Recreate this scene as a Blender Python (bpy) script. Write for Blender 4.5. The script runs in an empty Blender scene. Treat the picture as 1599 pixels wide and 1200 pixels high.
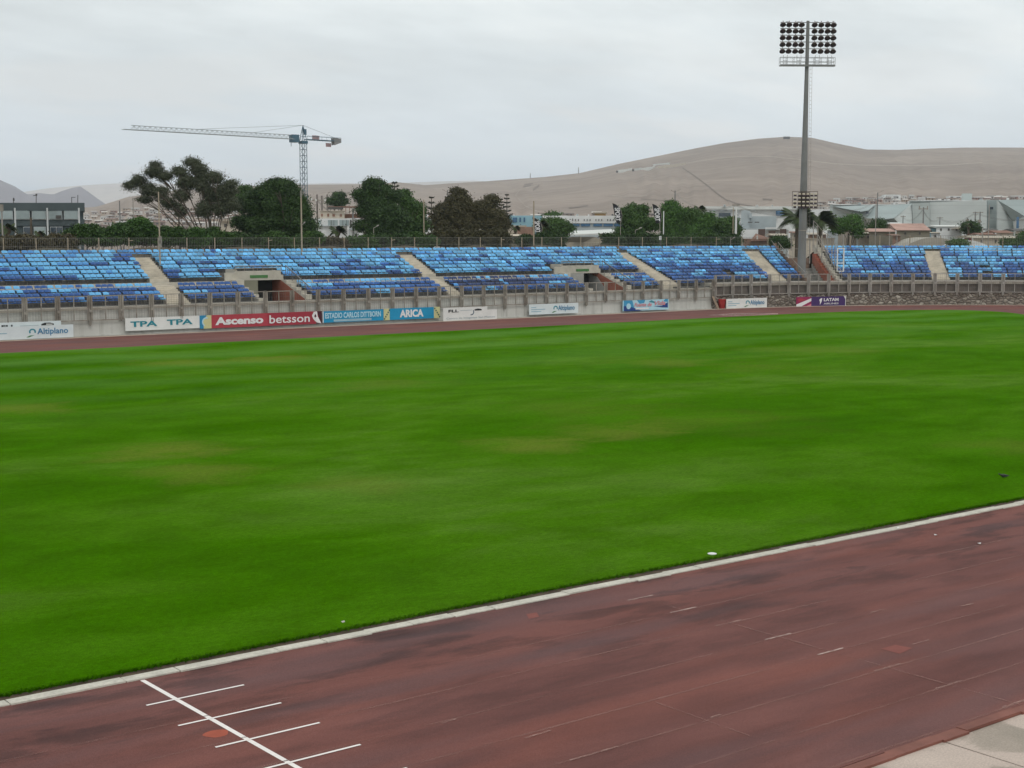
import bpy, math, random
import numpy as np
from mathutils import Vector, Matrix
random.seed(7); rng = np.random.default_rng(7)
scene = bpy.context.scene; COL = scene.collection

# ------------------------------------------------------------------ camera
F_PX = 2289.0; CAMZ = 7.7
YAW = math.radians(51.773); PITCH = math.radians(5.812)
cam = bpy.data.cameras.new('camera'); cam_o = bpy.data.objects.new('camera', cam); COL.objects.link(cam_o)
cam.sensor_width = 36.0; cam.lens = F_PX / 1599.0 * 36.0
cam.clip_start = 0.5; cam.clip_end = 60000
cam_o.location = (0, 0, CAMZ); cam_o.rotation_euler = (math.radians(90) - PITCH, 0, YAW - math.radians(90))
scene.camera = cam_o
# ------------------------------------------------------------------ sky, sun, exposure
SUN_EL, SUN_AZ = math.radians(52), math.radians(-105)      # sun behind the cloud, above the near touchline
world = bpy.data.worlds.new('World'); scene.world = world; world.use_nodes = True
wt = world.node_tree; wt.nodes.clear()
def wn(t, **k):
    n = wt.nodes.new(t)
    for a, b in k.items(): setattr(n, a, b)
    return n
wout = wn('ShaderNodeOutputWorld'); wbg = wn('ShaderNodeBackground'); wbg.inputs[1].default_value = 0.1
sky = wn('ShaderNodeTexSky', sky_type='NISHITA', sun_disc=False, sun_elevation=SUN_EL, sun_rotation=math.radians(90) - SUN_AZ)
tc = wn('ShaderNodeTexCoord'); sep = wn('ShaderNodeSeparateXYZ'); wt.links.new(tc.outputs['Generated'], sep.inputs[0])
def wm(op, a, b=None, c=None):
    n = wn('ShaderNodeMath', operation=op)
    for i, v in enumerate((a, b, c)):
        if v is None: continue
        if isinstance(v, (int, float)): n.inputs[i].default_value = v
        else: wt.links.new(v, n.inputs[i])
    return n.outputs[0]
zc = wm('MAXIMUM', sep.outputs[2], 0.0); zd = wm('ADD', zc, 0.16)
comb = wn('ShaderNodeCombineXYZ')
wt.links.new(wm('DIVIDE', sep.outputs[0], zd), comb.inputs[0]); wt.links.new(wm('DIVIDE', sep.outputs[1], zd), comb.inputs[1])
def wnoise(scale, detail, rough, off):
    m = wn('ShaderNodeMapping'); m.inputs['Location'].default_value = off
    m.inputs['Rotation'].default_value = (0, 0, -0.67); m.inputs['Scale'].default_value = (0.75, 1.25, 1)
    wt.links.new(comb.outputs[0], m.inputs[0])
    n = wn('ShaderNodeTexNoise'); n.inputs['Scale'].default_value = scale; n.inputs['Detail'].default_value = detail
    n.inputs['Roughness'].default_value = rough; wt.links.new(m.outputs[0], n.inputs['Vector']); return n.outputs[0]
n1 = wnoise(0.8, 6, 0.5, (3.1, 1.7, 0)); n2 = wnoise(2.6, 6, 0.55, (9.1, 4.7, 2)); n3 = wnoise(1.4, 4, 0.5, (1.1, 14.7, 5))
def wramp(fac, stops):
    r = wn('ShaderNodeValToRGB'); e = r.color_ramp.elements
    while len(e) < len(stops): e.new(0.5)
    for i, (p, c) in enumerate(stops): e[i].position = p; e[i].color = (*c, 1)
    wt.links.new(fac, r.inputs[0]); return r.outputs[0]
cloud = wramp(wm('ADD', wm('MULTIPLY', n1, 0.65), wm('MULTIPLY', n2, 0.35)),
              [(0.38, (7.2, 7.55, 7.4)), (0.46, (8.2, 8.6, 8.45)), (0.53, (9.3, 9.75, 9.6)), (0.61, (10.4, 10.7, 10.4))])
lowc = wramp(n3, [(0.38, (9.0, 9.7, 10.3)), (0.53, (9.6, 10.1, 10.4)), (0.62, (11.2, 10.8, 10.4))])
def wmix(f, a, b):
    m = wn('ShaderNodeMixRGB')
    if isinstance(f, float): m.inputs[0].default_value = f
    else: wt.links.new(f, m.inputs[0])
    wt.links.new(a, m.inputs[1]); wt.links.new(b, m.inputs[2]); return m.outputs[0]
hz = wn('ShaderNodeMapRange'); hz.inputs[1].default_value = 0.03; hz.inputs[2].default_value = 0.15
hz.inputs[3].default_value = 1.0; hz.inputs[4].default_value = 0.0; wt.links.new(zc, hz.inputs[0])
deck = wmix(wm('MULTIPLY', hz.outputs[0], 0.75), cloud, lowc)
wt.links.new(wmix(0.93, sky.outputs[0], deck), wbg.inputs[0]); wt.links.new(wbg.outputs[0], wout.inputs[0])
sun = bpy.data.lights.new('sun', 'SUN'); sun.energy = 0.75; sun.angle = math.radians(18); sun.color = (1, 0.965, 0.92)
sun_o = bpy.data.objects.new('sun', sun); COL.objects.link(sun_o)
sd = Vector((math.cos(SUN_EL) * math.cos(SUN_AZ), math.cos(SUN_EL) * math.sin(SUN_AZ), math.sin(SUN_EL)))
sun_o.rotation_euler = sd.to_track_quat('Z', 'Y').to_euler(); sun_o.location = (0, 0, 60)
scene.view_settings.view_transform = 'Standard'; scene.view_settings.look = 'None'
scene.view_settings.exposure = 0.07; scene.view_settings.gamma = 1.0; scene.view_settings.use_curve_mapping = False
scene.cycles.max_bounces = 6; scene.cycles.diffuse_bounces = 3; scene.cycles.glossy_bounces = 2
scene.cycles.transparent_max_bounces = 12; scene.cycles.use_denoising = True

# ------------------------------------------------------------------ surveying helpers
DH = np.array([math.cos(YAW), math.sin(YAW), 0.0]); RT = np.array([math.sin(YAW), -math.cos(YAW), 0.0]); ZV = np.array([0, 0, 1.0])
FW = DH * math.cos(PITCH) - ZV * math.sin(PITCH); UPV = np.cross(RT, FW)
CEN = np.array([109.3, 59.5])
def ray(x, y): return FW + RT * (x - 799.5) / F_PX - UPV * (y - 600.0) / F_PX
def gp(x, y, z=0.0):
    v = ray(x, y); t = (z - CAMZ) / v[2]; return np.array([v[0] * t, v[1] * t, z])
def W(x, y, D):
    v = ray(x, y); t = D / (v @ DH); p = v * t; return np.array([p[0], p[1], p[2] + CAMZ])
def atY(x, y, Y):
    v = ray(x, y); t = Y / v[1]; return np.array([v[0] * t, Y, CAMZ + v[2] * t])
def pa(a, R, z=0.0):                     # point on the bowl: a runs along the stand, R outwards
    if a <= 109.3: return (a, 59.5 + R, z)
    th = (a - 109.3) / 48.0; return (CEN[0] + R * math.sin(th), CEN[1] + R * math.cos(th), z)
def rot_of(a): return 0.0 if a <= 109.3 else -(a - 109.3) / 48.0
def inv(p):
    if p[0] <= 109.3: return p[0], p[1] - 59.5
    d = np.array(p[:2]) - CEN; return 109.3 + 48 * math.atan2(d[0], d[1]), math.hypot(*d)
def atR(x, y, R):
    v = ray(x, y); h = math.hypot(v[0], v[1])
    for s in np.arange(80, 300, 0.04):
        p = v * s / h
        if inv(p)[1] >= R: return np.array([p[0], p[1], p[2] + CAMZ])

# ------------------------------------------------------------------ object helpers
def tag(o, label=None, cat=None, group=None, kind=None):
    if label: o['label'] = label
    if cat: o['category'] = cat
    if group: o['group'] = group
    if kind: o['kind'] = kind
    return o
def empty(name, loc=(0, 0, 0), rz=0.0, label=None, cat=None, group=None):
    o = bpy.data.objects.new(name, None); COL.objects.link(o); o.location = loc; o.rotation_euler = (0, 0, rz)
    o.empty_display_size = 0.3
    return tag(o, label, cat, group)
class MB:
    def __init__(s): s.v = []; s.f = []; s.m = []
    def add(s, vs, fs, mi=0):
        b = len(s.v); s.v.extend([tuple(map(float, q)) for q in vs])
        for f in fs: s.f.append(tuple(b + i for i in f)); s.m.append(mi)
        return s
    def box(s, x0, x1, y0, y1, z0, z1, mi=0):
        return s.add([(x0, y0, z0), (x1, y0, z0), (x1, y1, z0), (x0, y1, z0), (x0, y0, z1), (x1, y0, z1), (x1, y1, z1), (x0, y1, z1)],
                     [(0, 3, 2, 1), (4, 5, 6, 7), (0, 1, 5, 4), (1, 2, 6, 5), (2, 3, 7, 6), (3, 0, 4, 7)], mi)
    def hexa(s, p, mi=0):                # 8 corners: bottom ring then top ring
        return s.add(p, [(0, 3, 2, 1), (4, 5, 6, 7), (0, 1, 5, 4), (1, 2, 6, 5), (2, 3, 7, 6), (3, 0, 4, 7)], mi)
    def quad(s, a, b, c, d, mi=0): return s.add([a, b, c, d], [(0, 1, 2, 3)], mi)
    def tube(s, p0, p1, r0, r1=None, n=6, mi=0, cap=True):
        r1 = r0 if r1 is None else r1
        p0 = Vector(p0); p1 = Vector(p1); d = (p1 - p0)
        if d.length < 1e-6: return s
        d.normalize(); u = d.orthogonal().normalized(); w = d.cross(u)
        vs = []
        for p, r in ((p0, r0), (p1, r1)):
            for k in range(n):
                t = 2 * math.pi * (k + .5) / n; vs.append(p + u * (r * math.cos(t)) + w * (r * math.sin(t)))
        fs = [(k, (k + 1) % n, n + (k + 1) % n, n + k) for k in range(n)]
        if cap: fs += [tuple(range(n - 1, -1, -1)), tuple(range(n, 2 * n))]
        return s.add(vs, fs, mi)
    def lathe(s, prof, n=16, mi=0, M=None):
        vs = []; 
        for r, z in prof:
            for k in range(n):
                t = 2 * math.pi * k / n; q = Vector((r * math.cos(t), r * math.sin(t), z)); vs.append(M @ q if M else q)
        fs = []
        for i in range(len(prof) - 1):
            for k in range(n):
                fs.append((i * n + k, i * n + (k + 1) % n, (i + 1) * n + (k + 1) % n, (i + 1) * n + k))
        return s.add(vs, fs, mi)
    def prism(s, poly, off, mi=0):       # extrude polygon (3D points) by vector
        n = len(poly); a = [np.array(q, float) for q in poly]; b = [q + np.array(off, float) for q in a]
        return s.add(a + b, [tuple(range(n)), tuple(range(2 * n - 1, n - 1, -1))] + [(k, n + k, n + (k + 1) % n, (k + 1) % n) for k in range(n)], mi)
    def sweep(s, a0, a1, R0, R1, z0, z1, mi=0, step=1.6):
        if a1 - a0 < 0.02: return s
        cuts = [a0]
        if a1 > 109.3:
            st = max(a0, 109.3)
            if a0 < 109.3: cuts.append(109.3)
            n = max(1, int((a1 - st) / step)); cuts += [st + (a1 - st) * i / n for i in range(1, n + 1)]
        else: cuts.append(a1)
        for c0, c1 in zip(cuts[:-1], cuts[1:]):
            s.hexa([pa(c0, R0, z0), pa(c1, R0, z0), pa(c1, R1, z0), pa(c0, R1, z0), pa(c0, R0, z1), pa(c1, R0, z1), pa(c1, R1, z1), pa(c0, R1, z1)], mi)
        return s
    def build(s, name, mats, parent=None, smooth=False, loc=None, rz=None, **t):
        me = bpy.data.meshes.new(name); me.from_pydata(s.v, [], s.f)
        mats = mats if isinstance(mats, (list, tuple)) else [mats]
        for m in mats: me.materials.append(m)
        if len(mats) > 1: me.polygons.foreach_set('material_index', s.m)
        if smooth: me.polygons.foreach_set('use_smooth', [True] * len(s.f))
        me.update()
        o = bpy.data.objects.new(name, me); COL.objects.link(o)
        if parent is not None: o.parent = parent
        if loc is not None: o.location = loc
        if rz is not None: o.rotation_euler = (0, 0, rz)
        return tag(o, **t)
def copy_tree(o, parent=None):
    c = o.copy(); COL.objects.link(c); c.parent = parent
    for ch in list(o.children): copy_tree(ch, c)
    return c

# ------------------------------------------------------------------ materials
def srgb(r, g, b):
    f = lambda c: (c / 255 / 12.92) if c / 255 <= 0.04045 else ((c / 255 + 0.055) / 1.055) ** 2.4
    return (f(r), f(g), f(b))
def node(nt, t, **k):
    n = nt.nodes.new(t)
    for a, b in k.items(): setattr(n, a, b)
    return n
def nmap(nt, scale, coord='Object', loc=(0, 0, 0)):
    tcn = node(nt, 'ShaderNodeTexCoord'); m = node(nt, 'ShaderNodeMapping'); m.inputs['Scale'].default_value = scale; m.inputs['Location'].default_value = loc
    nt.links.new(tcn.outputs[coord], m.inputs[0]); return m.outputs[0]
def noise(nt, vec, scale=1.0, detail=4, rough=0.55, dist=0.0):
    n = node(nt, 'ShaderNodeTexNoise'); n.inputs['Scale'].default_value = scale; n.inputs['Detail'].default_value = detail
    n.inputs['Roughness'].default_value = rough; n.inputs['Distortion'].default_value = dist; nt.links.new(vec, n.inputs['Vector']); return n.outputs[0]
def ramp(nt, fac, stops):
    r = node(nt, 'ShaderNodeValToRGB'); e = r.color_ramp.elements
    while len(e) < len(stops): e.new(0.5)
    for i, (p, c) in enumerate(stops): e[i].position = p; e[i].color = (*(c if isinstance(c, tuple) else (c, c, c)), 1)
    nt.links.new(fac, r.inputs[0]); return r.outputs[0]
def mixc(nt, f, a, b, mode='MIX'):
    m = node(nt, 'ShaderNodeMixRGB', blend_type=mode)
    for i, v in enumerate((f, a, b)):
        if isinstance(v, (int, float)): m.inputs[i].default_value = v
        elif isinstance(v, tuple): m.inputs[i].default_value = (*v, 1)
        else: nt.links.new(v, m.inputs[i])
    return m.outputs[0]
def mth(nt, op, a, b=None):
    n = node(nt, 'ShaderNodeMath', operation=op)
    for i, v in enumerate((a, b)):
        if v is None: continue
        if isinstance(v, (int, float)): n.inputs[i].default_value = v
        else: nt.links.new(v, n.inputs[i])
    return n.outputs[0]
def new_mat(name):
    m = bpy.data.materials.new(name); m.use_nodes = True; return m, m.node_tree, m.node_tree.nodes['Principled BSDF']
def scl(c, k): return tuple(min(1, max(0, x * k)) for x in c)
def mat(name, col, rough=0.8, var=0.18, scale=1.0, bump=0.0, metal=0.0, stretch=(1, 1, 1), stain=None, stain_amt=0.5, fine=0.0, spec=0.4):
    m, nt, b = new_mat(name); v = nmap(nt, tuple(s * scale for s in stretch))
    n = noise(nt, v, 1.0, 6, 0.6)
    c = ramp(nt, n, [(0.3, scl(col, 1 - var)), (0.5, col), (0.7, scl(col, 1 + var))])
    if stain:
        s = noise(nt, nmap(nt, tuple(q * scale * 0.37 for q in stretch), loc=(5, 3, 1)), 1.0, 5, 0.65)
        c = mixc(nt, mth(nt, 'MULTIPLY', ramp(nt, s, [(0.48, 0.0), (0.66, 1.0)]), stain_amt), c, stain)
    if fine:
        g = noise(nt, nmap(nt, (1, 1, 1)), 14.0, 3, 0.7); c = mixc(nt, fine, c, ramp(nt, g, [(0.3, 0.0), (0.7, 1.0)]), 'OVERLAY')
    nt.links.new(c, b.inputs['Base Color']); b.inputs['Roughness'].default_value = rough; b.inputs['Metallic'].default_value = metal
    b.inputs['Specular IOR Level'].default_value = spec
    if bump:
        bn = node(nt, 'ShaderNodeBump'); bn.inputs['Strength'].default_value = bump; bn.inputs['Distance'].default_value = 0.03
        nt.links.new(noise(nt, v, 6.0, 4, 0.6), bn.inputs['Height']); nt.links.new(bn.outputs[0], b.inputs['Normal'])
    return m
M = {}
M['concrete'] = mat('concrete', (0.36, 0.35, 0.325), 0.9, 0.1, 0.8, 0.3, stain=(0.2, 0.185, 0.165), stain_amt=0.35, fine=0.15)
M['ledge'] = mat('ledge_concrete', (0.50, 0.46, 0.39), 0.9, 0.12, 1.2, 0.2, stain=(0.32, 0.28, 0.23), stain_amt=0.4)
M['step'] = mat('stair_concrete', (0.56, 0.50, 0.41), 0.9, 0.14, 1.5, 0.2, stain=(0.3, 0.27, 0.22), stain_amt=0.5)
M['tread'] = mat('terrace_concrete', (0.15, 0.143, 0.135), 0.9, 0.15, 1.0, 0.2)  # concrete darkened so the gaps between seat rows read as shadow
M['brownwall'] = mat('brown_grey_wall', (0.155, 0.130, 0.112), 0.9, 0.25, 0.7, 0.4, stain=(0.09, 0.075, 0.065))  # brown-grey tone for the upper band of the bend wall
M['brown2'] = mat('weathered_brown_render', (0.24, 0.16, 0.12), 0.9, 0.3, 0.7, 0.4, stain=(0.13, 0.10, 0.085), stain_amt=0.8)
M['redwall'] = mat('red_paint', (0.30, 0.095, 0.06), 0.8, 0.2, 1.2, stain=(0.34, 0.17, 0.12))
M['olive'] = mat('olive_render', (0.23, 0.22, 0.16), 0.9, 0.15, 1.0)
M['dark'] = mat('painted_passage_shade', (0.03, 0.03, 0.03), 0.9, 0.2)
M['steel'] = mat('galvanised_steel', (0.33, 0.30, 0.26), 0.6, 0.25, 1.5, metal=0.3, stain=(0.12, 0.075, 0.05), stain_amt=0.5)
M['steel_light'] = mat('pale_weathered_steel', (0.36, 0.33, 0.30), 0.6, 0.2, 1.5, metal=0.2, stain=(0.2, 0.13, 0.09), stain_amt=0.4)
M['wire'] = mat('fence_wire', (0.20, 0.19, 0.175), 0.7, 0.1, 1, metal=0.2)
M['bark_post'] = mat('rusty_post', (0.38, 0.31, 0.23), 0.8, 0.2, 2.0)
M['white'] = mat('white_paint', (0.72, 0.72, 0.70), 0.6, 0.06, 1.0, stain=(0.5, 0.48, 0.44), stain_amt=0.25)
M['mast'] = mat('mast_paint', (0.20, 0.20, 0.195), 0.7, 0.12, 0.5, stain=(0.14, 0.13, 0.12))
M['bronze'] = mat('dark_lamp_housing', (0.13, 0.10, 0.10), 0.35, 0.2, 3)
M['lampglass'] = mat('lamp_glass', (0.05, 0.032, 0.036), 0.15, 0.3, 3, spec=0.6)
M['black'] = mat('black_fabric', (0.018, 0.018, 0.022), 0.8, 0.3, 2)
# ================================================================== SETTING: ground sheets
def arc_pts(cx, cy, r, t0, t1, n): return [(cx + r * math.cos(t0 + (t1 - t0) * i / n), cy + r * math.sin(t0 + (t1 - t0) * i / n)) for i in range(n + 1)]
def sheet(name, poly, z, m, thick=0.0, **t):
    mb = MB(); n = len(poly); mb.add([(x, y, z) for x, y in poly], [tuple(range(n))])
    if thick:
        for i in range(n):
            a, b = poly[i], poly[(i + 1) % n]; mb.quad((a[0], a[1], z - thick), (b[0], b[1], z - thick), (b[0], b[1], z), (a[0], a[1], z))
    return mb.build(name, m, **t)
LX = -10.0
def stadium(r, near=None):
    p = arc_pts(CEN[0], CEN[1], r, -math.pi / 2, math.pi / 2, 64) + arc_pts(LX, CEN[1], r, math.pi / 2, 1.5 * math.pi, 48)
    return p
# far ground: one sheet to the horizon
def ground_mat():
    m, nt, b = new_mat('dusty_ground'); v = nmap(nt, (0.012, 0.012, 0.012))
    c = ramp(nt, noise(nt, v, 1.0, 8, 0.6), [(0.3, (0.17, 0.135, 0.105)), (0.5, (0.235, 0.19, 0.15)), (0.7, (0.29, 0.24, 0.195))])
    nt.links.new(c, b.inputs['Base Color']); b.inputs['Roughness'].default_value = 0.95; return m
mb = MB(); mb.quad((-30000, -30000, -0.06), (30000, -30000, -0.06), (30000, 30000, -0.06), (-30000, 30000, -0.06)); mb.build('ground', ground_mat(), kind='structure')

# apron of concrete slabs on the near side and the strip under the far wall
def apron_mat():
    m, nt, b = new_mat('apron_concrete')
    v = nmap(nt, (1, 1, 1)); n = noise(nt, v, 0.55, 6, 0.55, 0.6)
    c = ramp(nt, n, [(0.38, (0.29, 0.245, 0.20)), (0.46, (0.35, 0.29, 0.24)), (0.49, (0.47, 0.38, 0.325)), (0.7, (0.54, 0.44, 0.375))])
    g = noise(nt, v, 30.0, 3, 0.7); c = mixc(nt, 0.25, c, ramp(nt, g, [(0.3, 0.1), (0.7, 0.9)]), 'OVERLAY')
    sp = noise(nt, v, 9.0, 2, 0.5); c = mixc(nt, ramp(nt, sp, [(0.72, 0.0), (0.76, 0.6)]), c, (0.16, 0.14, 0.12))
    nt.links.new(c, b.inputs['Base Color']); b.inputs['Roughness'].default_value = 0.92; return m
MA = apron_mat()
sheet('pavement', [(-45, -12), (45, -12), (45, 12.98), (-45, 12.98)], -0.035, mat('joint_dirt', (.06, .05, .04)), kind='structure')
mb = MB(); x = 18.62 - 3.2 * 18
for i in range(26):                                     # cast slabs with open joints
    x1 = x + 3.2; mb.box(x + 0.018, x1 - 0.018, -12, 12.98, -0.03, 0.0); x = x1
mb.build('pavement', MA, kind='structure')
M['farstrip'] = mat('far_strip_concrete', (0.29, 0.26, 0.225), 0.95, 0.2, 0.6, 0.2, stain=(0.2, 0.165, 0.13), stain_amt=0.6)
mb = MB(); mb.sweep(-10, 170, 46.5, 48.0, -0.05, 0.012); mb.build('verge', M['farstrip'], kind='structure')

def track_mat():
    m, nt, b = new_mat('running_track'); v = nmap(nt, (1, 1, 1)); sx = nmap(nt, (0.16, 0.85, 1), loc=(3, 7, 0)); sx2 = nmap(nt, (0.42, 1.25, 1), loc=(13, 2, 0))
    c = ramp(nt, noise(nt, sx, 1.0, 6, 0.6, 0.1), [(0.30, (0.112, 0.046, 0.040)), (0.46, (0.142, 0.058, 0.050)), (0.6, (0.170, 0.070, 0.060)), (0.75, (0.20, 0.083, 0.070))])
    dk = ramp(nt, noise(nt, sx2, 1.0, 8, 0.60, 0.25), [(0.49, 0.0), (0.58, 0.7), (0.68, 1.0)])
    sp = node(nt, 'ShaderNodeSeparateXYZ'); tcn = node(nt, 'ShaderNodeTexCoord'); nt.links.new(tcn.outputs['Object'], sp.inputs[0])
    # the inside lanes are the most worn and stained
    inner = node(nt, 'ShaderNodeMapRange'); inner.inputs[1].default_value = 18; inner.inputs[2].default_value = 23; inner.inputs[3].default_value = 0.2; inner.inputs[4].default_value = 1.0; nt.links.new(sp.outputs[1], inner.inputs[0])
    farr = node(nt, 'ShaderNodeMapRange'); farr.inputs[1].default_value = 60; farr.inputs[2].default_value = 80; farr.inputs[3].default_value = 1.0; farr.inputs[4].default_value = 0.15; nt.links.new(sp.outputs[1], farr.inputs[0])
    c = mixc(nt, mth(nt, 'MULTIPLY', mth(nt, 'MULTIPLY', dk, mth(nt, 'MULTIPLY', inner.outputs[0], farr.outputs[0])), 0.95), c, (0.045, 0.025, 0.024))
    wash = ramp(nt, noise(nt, nmap(nt, (0.12, 0.5, 1), loc=(31, 12, 0)), 1.0, 4, 0.5), [(0.5, 0.0), (0.68, 1.0)])
    c = mixc(nt, mth(nt, 'MULTIPLY', wash, 0.4), c, (0.25, 0.082, 0.058))
    gry = ramp(nt, noise(nt, nmap(nt, (0.09, 0.6, 1), loc=(71, 42, 0)), 1.0, 4, 0.5), [(0.5, 0.0), (0.66, 1.0)])
    c = mixc(nt, mth(nt, 'MULTIPLY', gry, 0.45), c, (0.125, 0.078, 0.080))
    gr = noise(nt, v, 45.0, 2, 0.8); c = mixc(nt, 0.35, c, ramp(nt, gr, [(0.25, 0.15), (0.75, 0.85)]), 'OVERLAY')
    nt.links.new(c, b.inputs['Base Color']); b.inputs['Roughness'].default_value = 0.8; b.inputs['Specular IOR Level'].default_value = 0.12
    bn = node(nt, 'ShaderNodeBump'); bn.inputs['Strength'].default_value = 0.5; bn.inputs['Distance'].default_value = 0.01
    nt.links.new(noise(nt, v, 60, 2, 0.7), bn.inputs['Height']); nt.links.new(bn.outputs[0], b.inputs['Normal'])
    return m
TZ = 0.03
poly = [(x, y) for x, y in stadium(46.3) if True]
sheet('track', poly, TZ, track_mat(), thick=0.06, kind='structure')
# extra lane width of the sprint straight is inside the ring; a worn lip runs along its outer edge
M['lip'] = mat('track_edge_lip', (0.20, 0.075, 0.055), 0.8, 0.35, 1.0)
mb = MB(); x = -30.0
while x < 60:
    L = random.uniform(0.6, 2.2); mb.box(x, x + L, 12.99 - random.uniform(0.0, 0.05), 13.16 + random.uniform(0, 0.04), 0.0, TZ + random.uniform(0.008, 0.022)); x += L
mb.build('track_edge', M['lip'], kind='structure')

# turf ---------------------------------------------------------------
def turf_mat():
    m, nt, b = new_mat('turf'); v = nmap(nt, (1, 1, 1))
    tcn = node(nt, 'ShaderNodeTexCoord'); sp = node(nt, 'ShaderNodeSeparateXYZ'); nt.links.new(tcn.outputs['Object'], sp.inputs[0])
    big = noise(nt, nmap(nt, (0.055, 0.09, 1)), 1.0, 7, 0.66, 0.4)
    c = ramp(nt, big, [(0.30, (0.034, 0.120, 0.0005)), (0.44, (0.047, 0.148, 0.0012)), (0.54, (0.062, 0.168, 0.0045)), (0.70, (0.102, 0.198, 0.024))])
    mid = noise(nt, nmap(nt, (0.35, 0.5, 1), loc=(4, 9, 0)), 1.0, 6, 0.65, 0.5)
    c = mixc(nt, 0.24, c, ramp(nt, mid, [(0.32, 0.15), (0.5, 0.5), (0.68, 0.82)]), 'OVERLAY')
    # mower stripes; they also tint the far half lighter for grazing sheen
    wob = mth(nt, 'MULTIPLY', noise(nt, nmap(nt, (0.03, 0.03, 1), loc=(2, 2, 0)), 1.0, 4, 0.6), 26.0)
    st = mth(nt, 'SINE', mth(nt, 'MULTIPLY', mth(nt, 'ADD', sp.outputs[1], wob), .75))
    far = node(nt, 'ShaderNodeMapRange'); far.inputs[1].default_value = 55; far.inputs[2].default_value = 88; far.inputs[3].default_value = 0.0; far.inputs[4].default_value = 1.0; nt.links.new(sp.outputs[1], far.inputs[0])
    stf = mth(nt, 'MULTIPLY', mth(nt, 'MULTIPLY', mth(nt, 'ADD', mth(nt, 'MULTIPLY', st, 0.5), 0.5), far.outputs[0]), 0.7)
    c = mixc(nt, stf, c, (0.098, 0.222, 0.034))
    # tired yellow patches, each at its own spot on the pitch
    for (px, py, r, k) in ((245, 708, 3.4, .85), (300, 742, 3.2, .6), (30, 642, 3.5, .7), (835, 698, 3.0, .8), (950, 677, 4.0, .6), (1270, 548, 6, .4), (1040, 568, 4.5, .55), (410, 563, 4.0, .8), (285, 568, 4.0, .7), (600, 600, 4.5, .35), (1585, 700, 3.5, .35), (560, 760, 2.6, .4), (1100, 660, 6, .3), (920, 640, 5, .25), (1180, 575, 5, .35)):
        p = gp(px, py); d = node(nt, 'ShaderNodeVectorMath', operation='DISTANCE'); nt.links.new(tcn.outputs['Object'], d.inputs[0]); d.inputs[1].default_value = (p[0], p[1], 0.06)
        dn = mth(nt, 'ADD', d.outputs['Value'], mth(nt, 'MULTIPLY', mth(nt, 'SUBTRACT', mid, 0.5), r * 2.2))
        mr = node(nt, 'ShaderNodeMapRange', interpolation_type='SMOOTHSTEP'); mr.inputs[1].default_value = 0.0; mr.inputs[2].default_value = r; mr.inputs[3].default_value = k; mr.inputs[4].default_value = 0.0; nt.links.new(dn, mr.inputs[0])
        c = mixc(nt, mth(nt, 'MULTIPLY', mr.outputs[0], 0.62), c, (0.195, 0.222, 0.036))
    fine = noise(nt, nmap(nt, (5, 9, 1)), 1.0, 5, 0.75); c = mixc(nt, 0.5, c, ramp(nt, fine, [(0.25, 0.22), (0.75, 0.78)]), 'OVERLAY')
    vf = noise(nt, v, 38.0, 3, 0.8); c = mixc(nt, 0.6, c, ramp(nt, vf, [(0.25, 0.1), (0.75, 0.9)]), 'OVERLAY')
    nt.links.new(c, b.inputs['Base Color']); b.inputs['Roughness'].default_value = 0.9; b.inputs['Specular IOR Level'].default_value = 0.0
    b.inputs['Sheen Weight'].default_value = 0.0; b.inputs['Sheen Roughness'].default_value = 0.6; b.inputs['Sheen Tint'].default_value = (0.5, 0.8, 0.3, 1)
    bn = node(nt, 'ShaderNodeBump'); bn.inputs['Strength'].default_value = 0.7; bn.inputs['Distance'].default_value = 0.05
    nt.links.new(vf, bn.inputs['Height']); nt.links.new(bn.outputs[0], b.inputs['Normal'])
    return m
right = [(119.5, 23.95), (122.5, 26.5), (123.0, 30), (121.5, 36), (119.8, 44), (118.9, 52), (118.6, 59.5), (119.1, 66), (120.4, 72.5), (123.1, 77.2), (126.3, 80.6), (128.2, 83.3), (129.0, 86.0), (128.9, 88.6), (127.6, 90.5), (124.6, 92.4), (120.5, 93.7), (115.5, 94.7), (109.3, 95.0)]
def smooth_poly(P, k=3):
    for _ in range(k):
        Q = [P[0]]
        for a, b in zip(P[:-1], P[1:]): Q += [(a[0] * .75 + b[0] * .25, a[1] * .75 + b[1] * .25), (a[0] * .25 + b[0] * .75, a[1] * .25 + b[1] * .75)]
        P = Q + [P[-1]]
    return P
turf_poly = [(-40, 23.95)] + smooth_poly(right, 2) + [(-40, 95.0)]
M['turf'] = turf_mat()
sheet('turf', turf_poly, 0.06, M['turf'], thick=0.03, kind='structure')
M['soil'] = mat('dark_soil', (0.070, 0.048, 0.030), 0.95, 0.5, 3.0, 0.5)
sheet('soil_strip', [(-40, 23.68), (119, 23.68), (119, 24.3), (-40, 24.3)], TZ + 0.006, M['soil'], kind='structure')
# ragged grass fringe hanging over the soil edge
gb = MB()
for i in range(9000):
    x = 5 + 38 * rng.random() ** 1.1; y = 23.96 + rng.normal(0, 0.05); h = 0.03 + 0.05 * rng.random(); a = rng.random() * 6.28; w = 0.012
    dx, dy = math.cos(a) * w, math.sin(a) * w; lx, ly = rng.normal(0, 0.03), -abs(rng.normal(0, 0.045))
    gb.add([(x - dx, y - dy, 0.045), (x + dx, y + dy, 0.045), (x + lx, y + ly, 0.06 + h * .8)], [(0, 1, 2)])
gb.build('grass_fringe', M['turf'], kind='stuff', label='ragged grass fringe along the near kerb', cat='grass')

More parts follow.
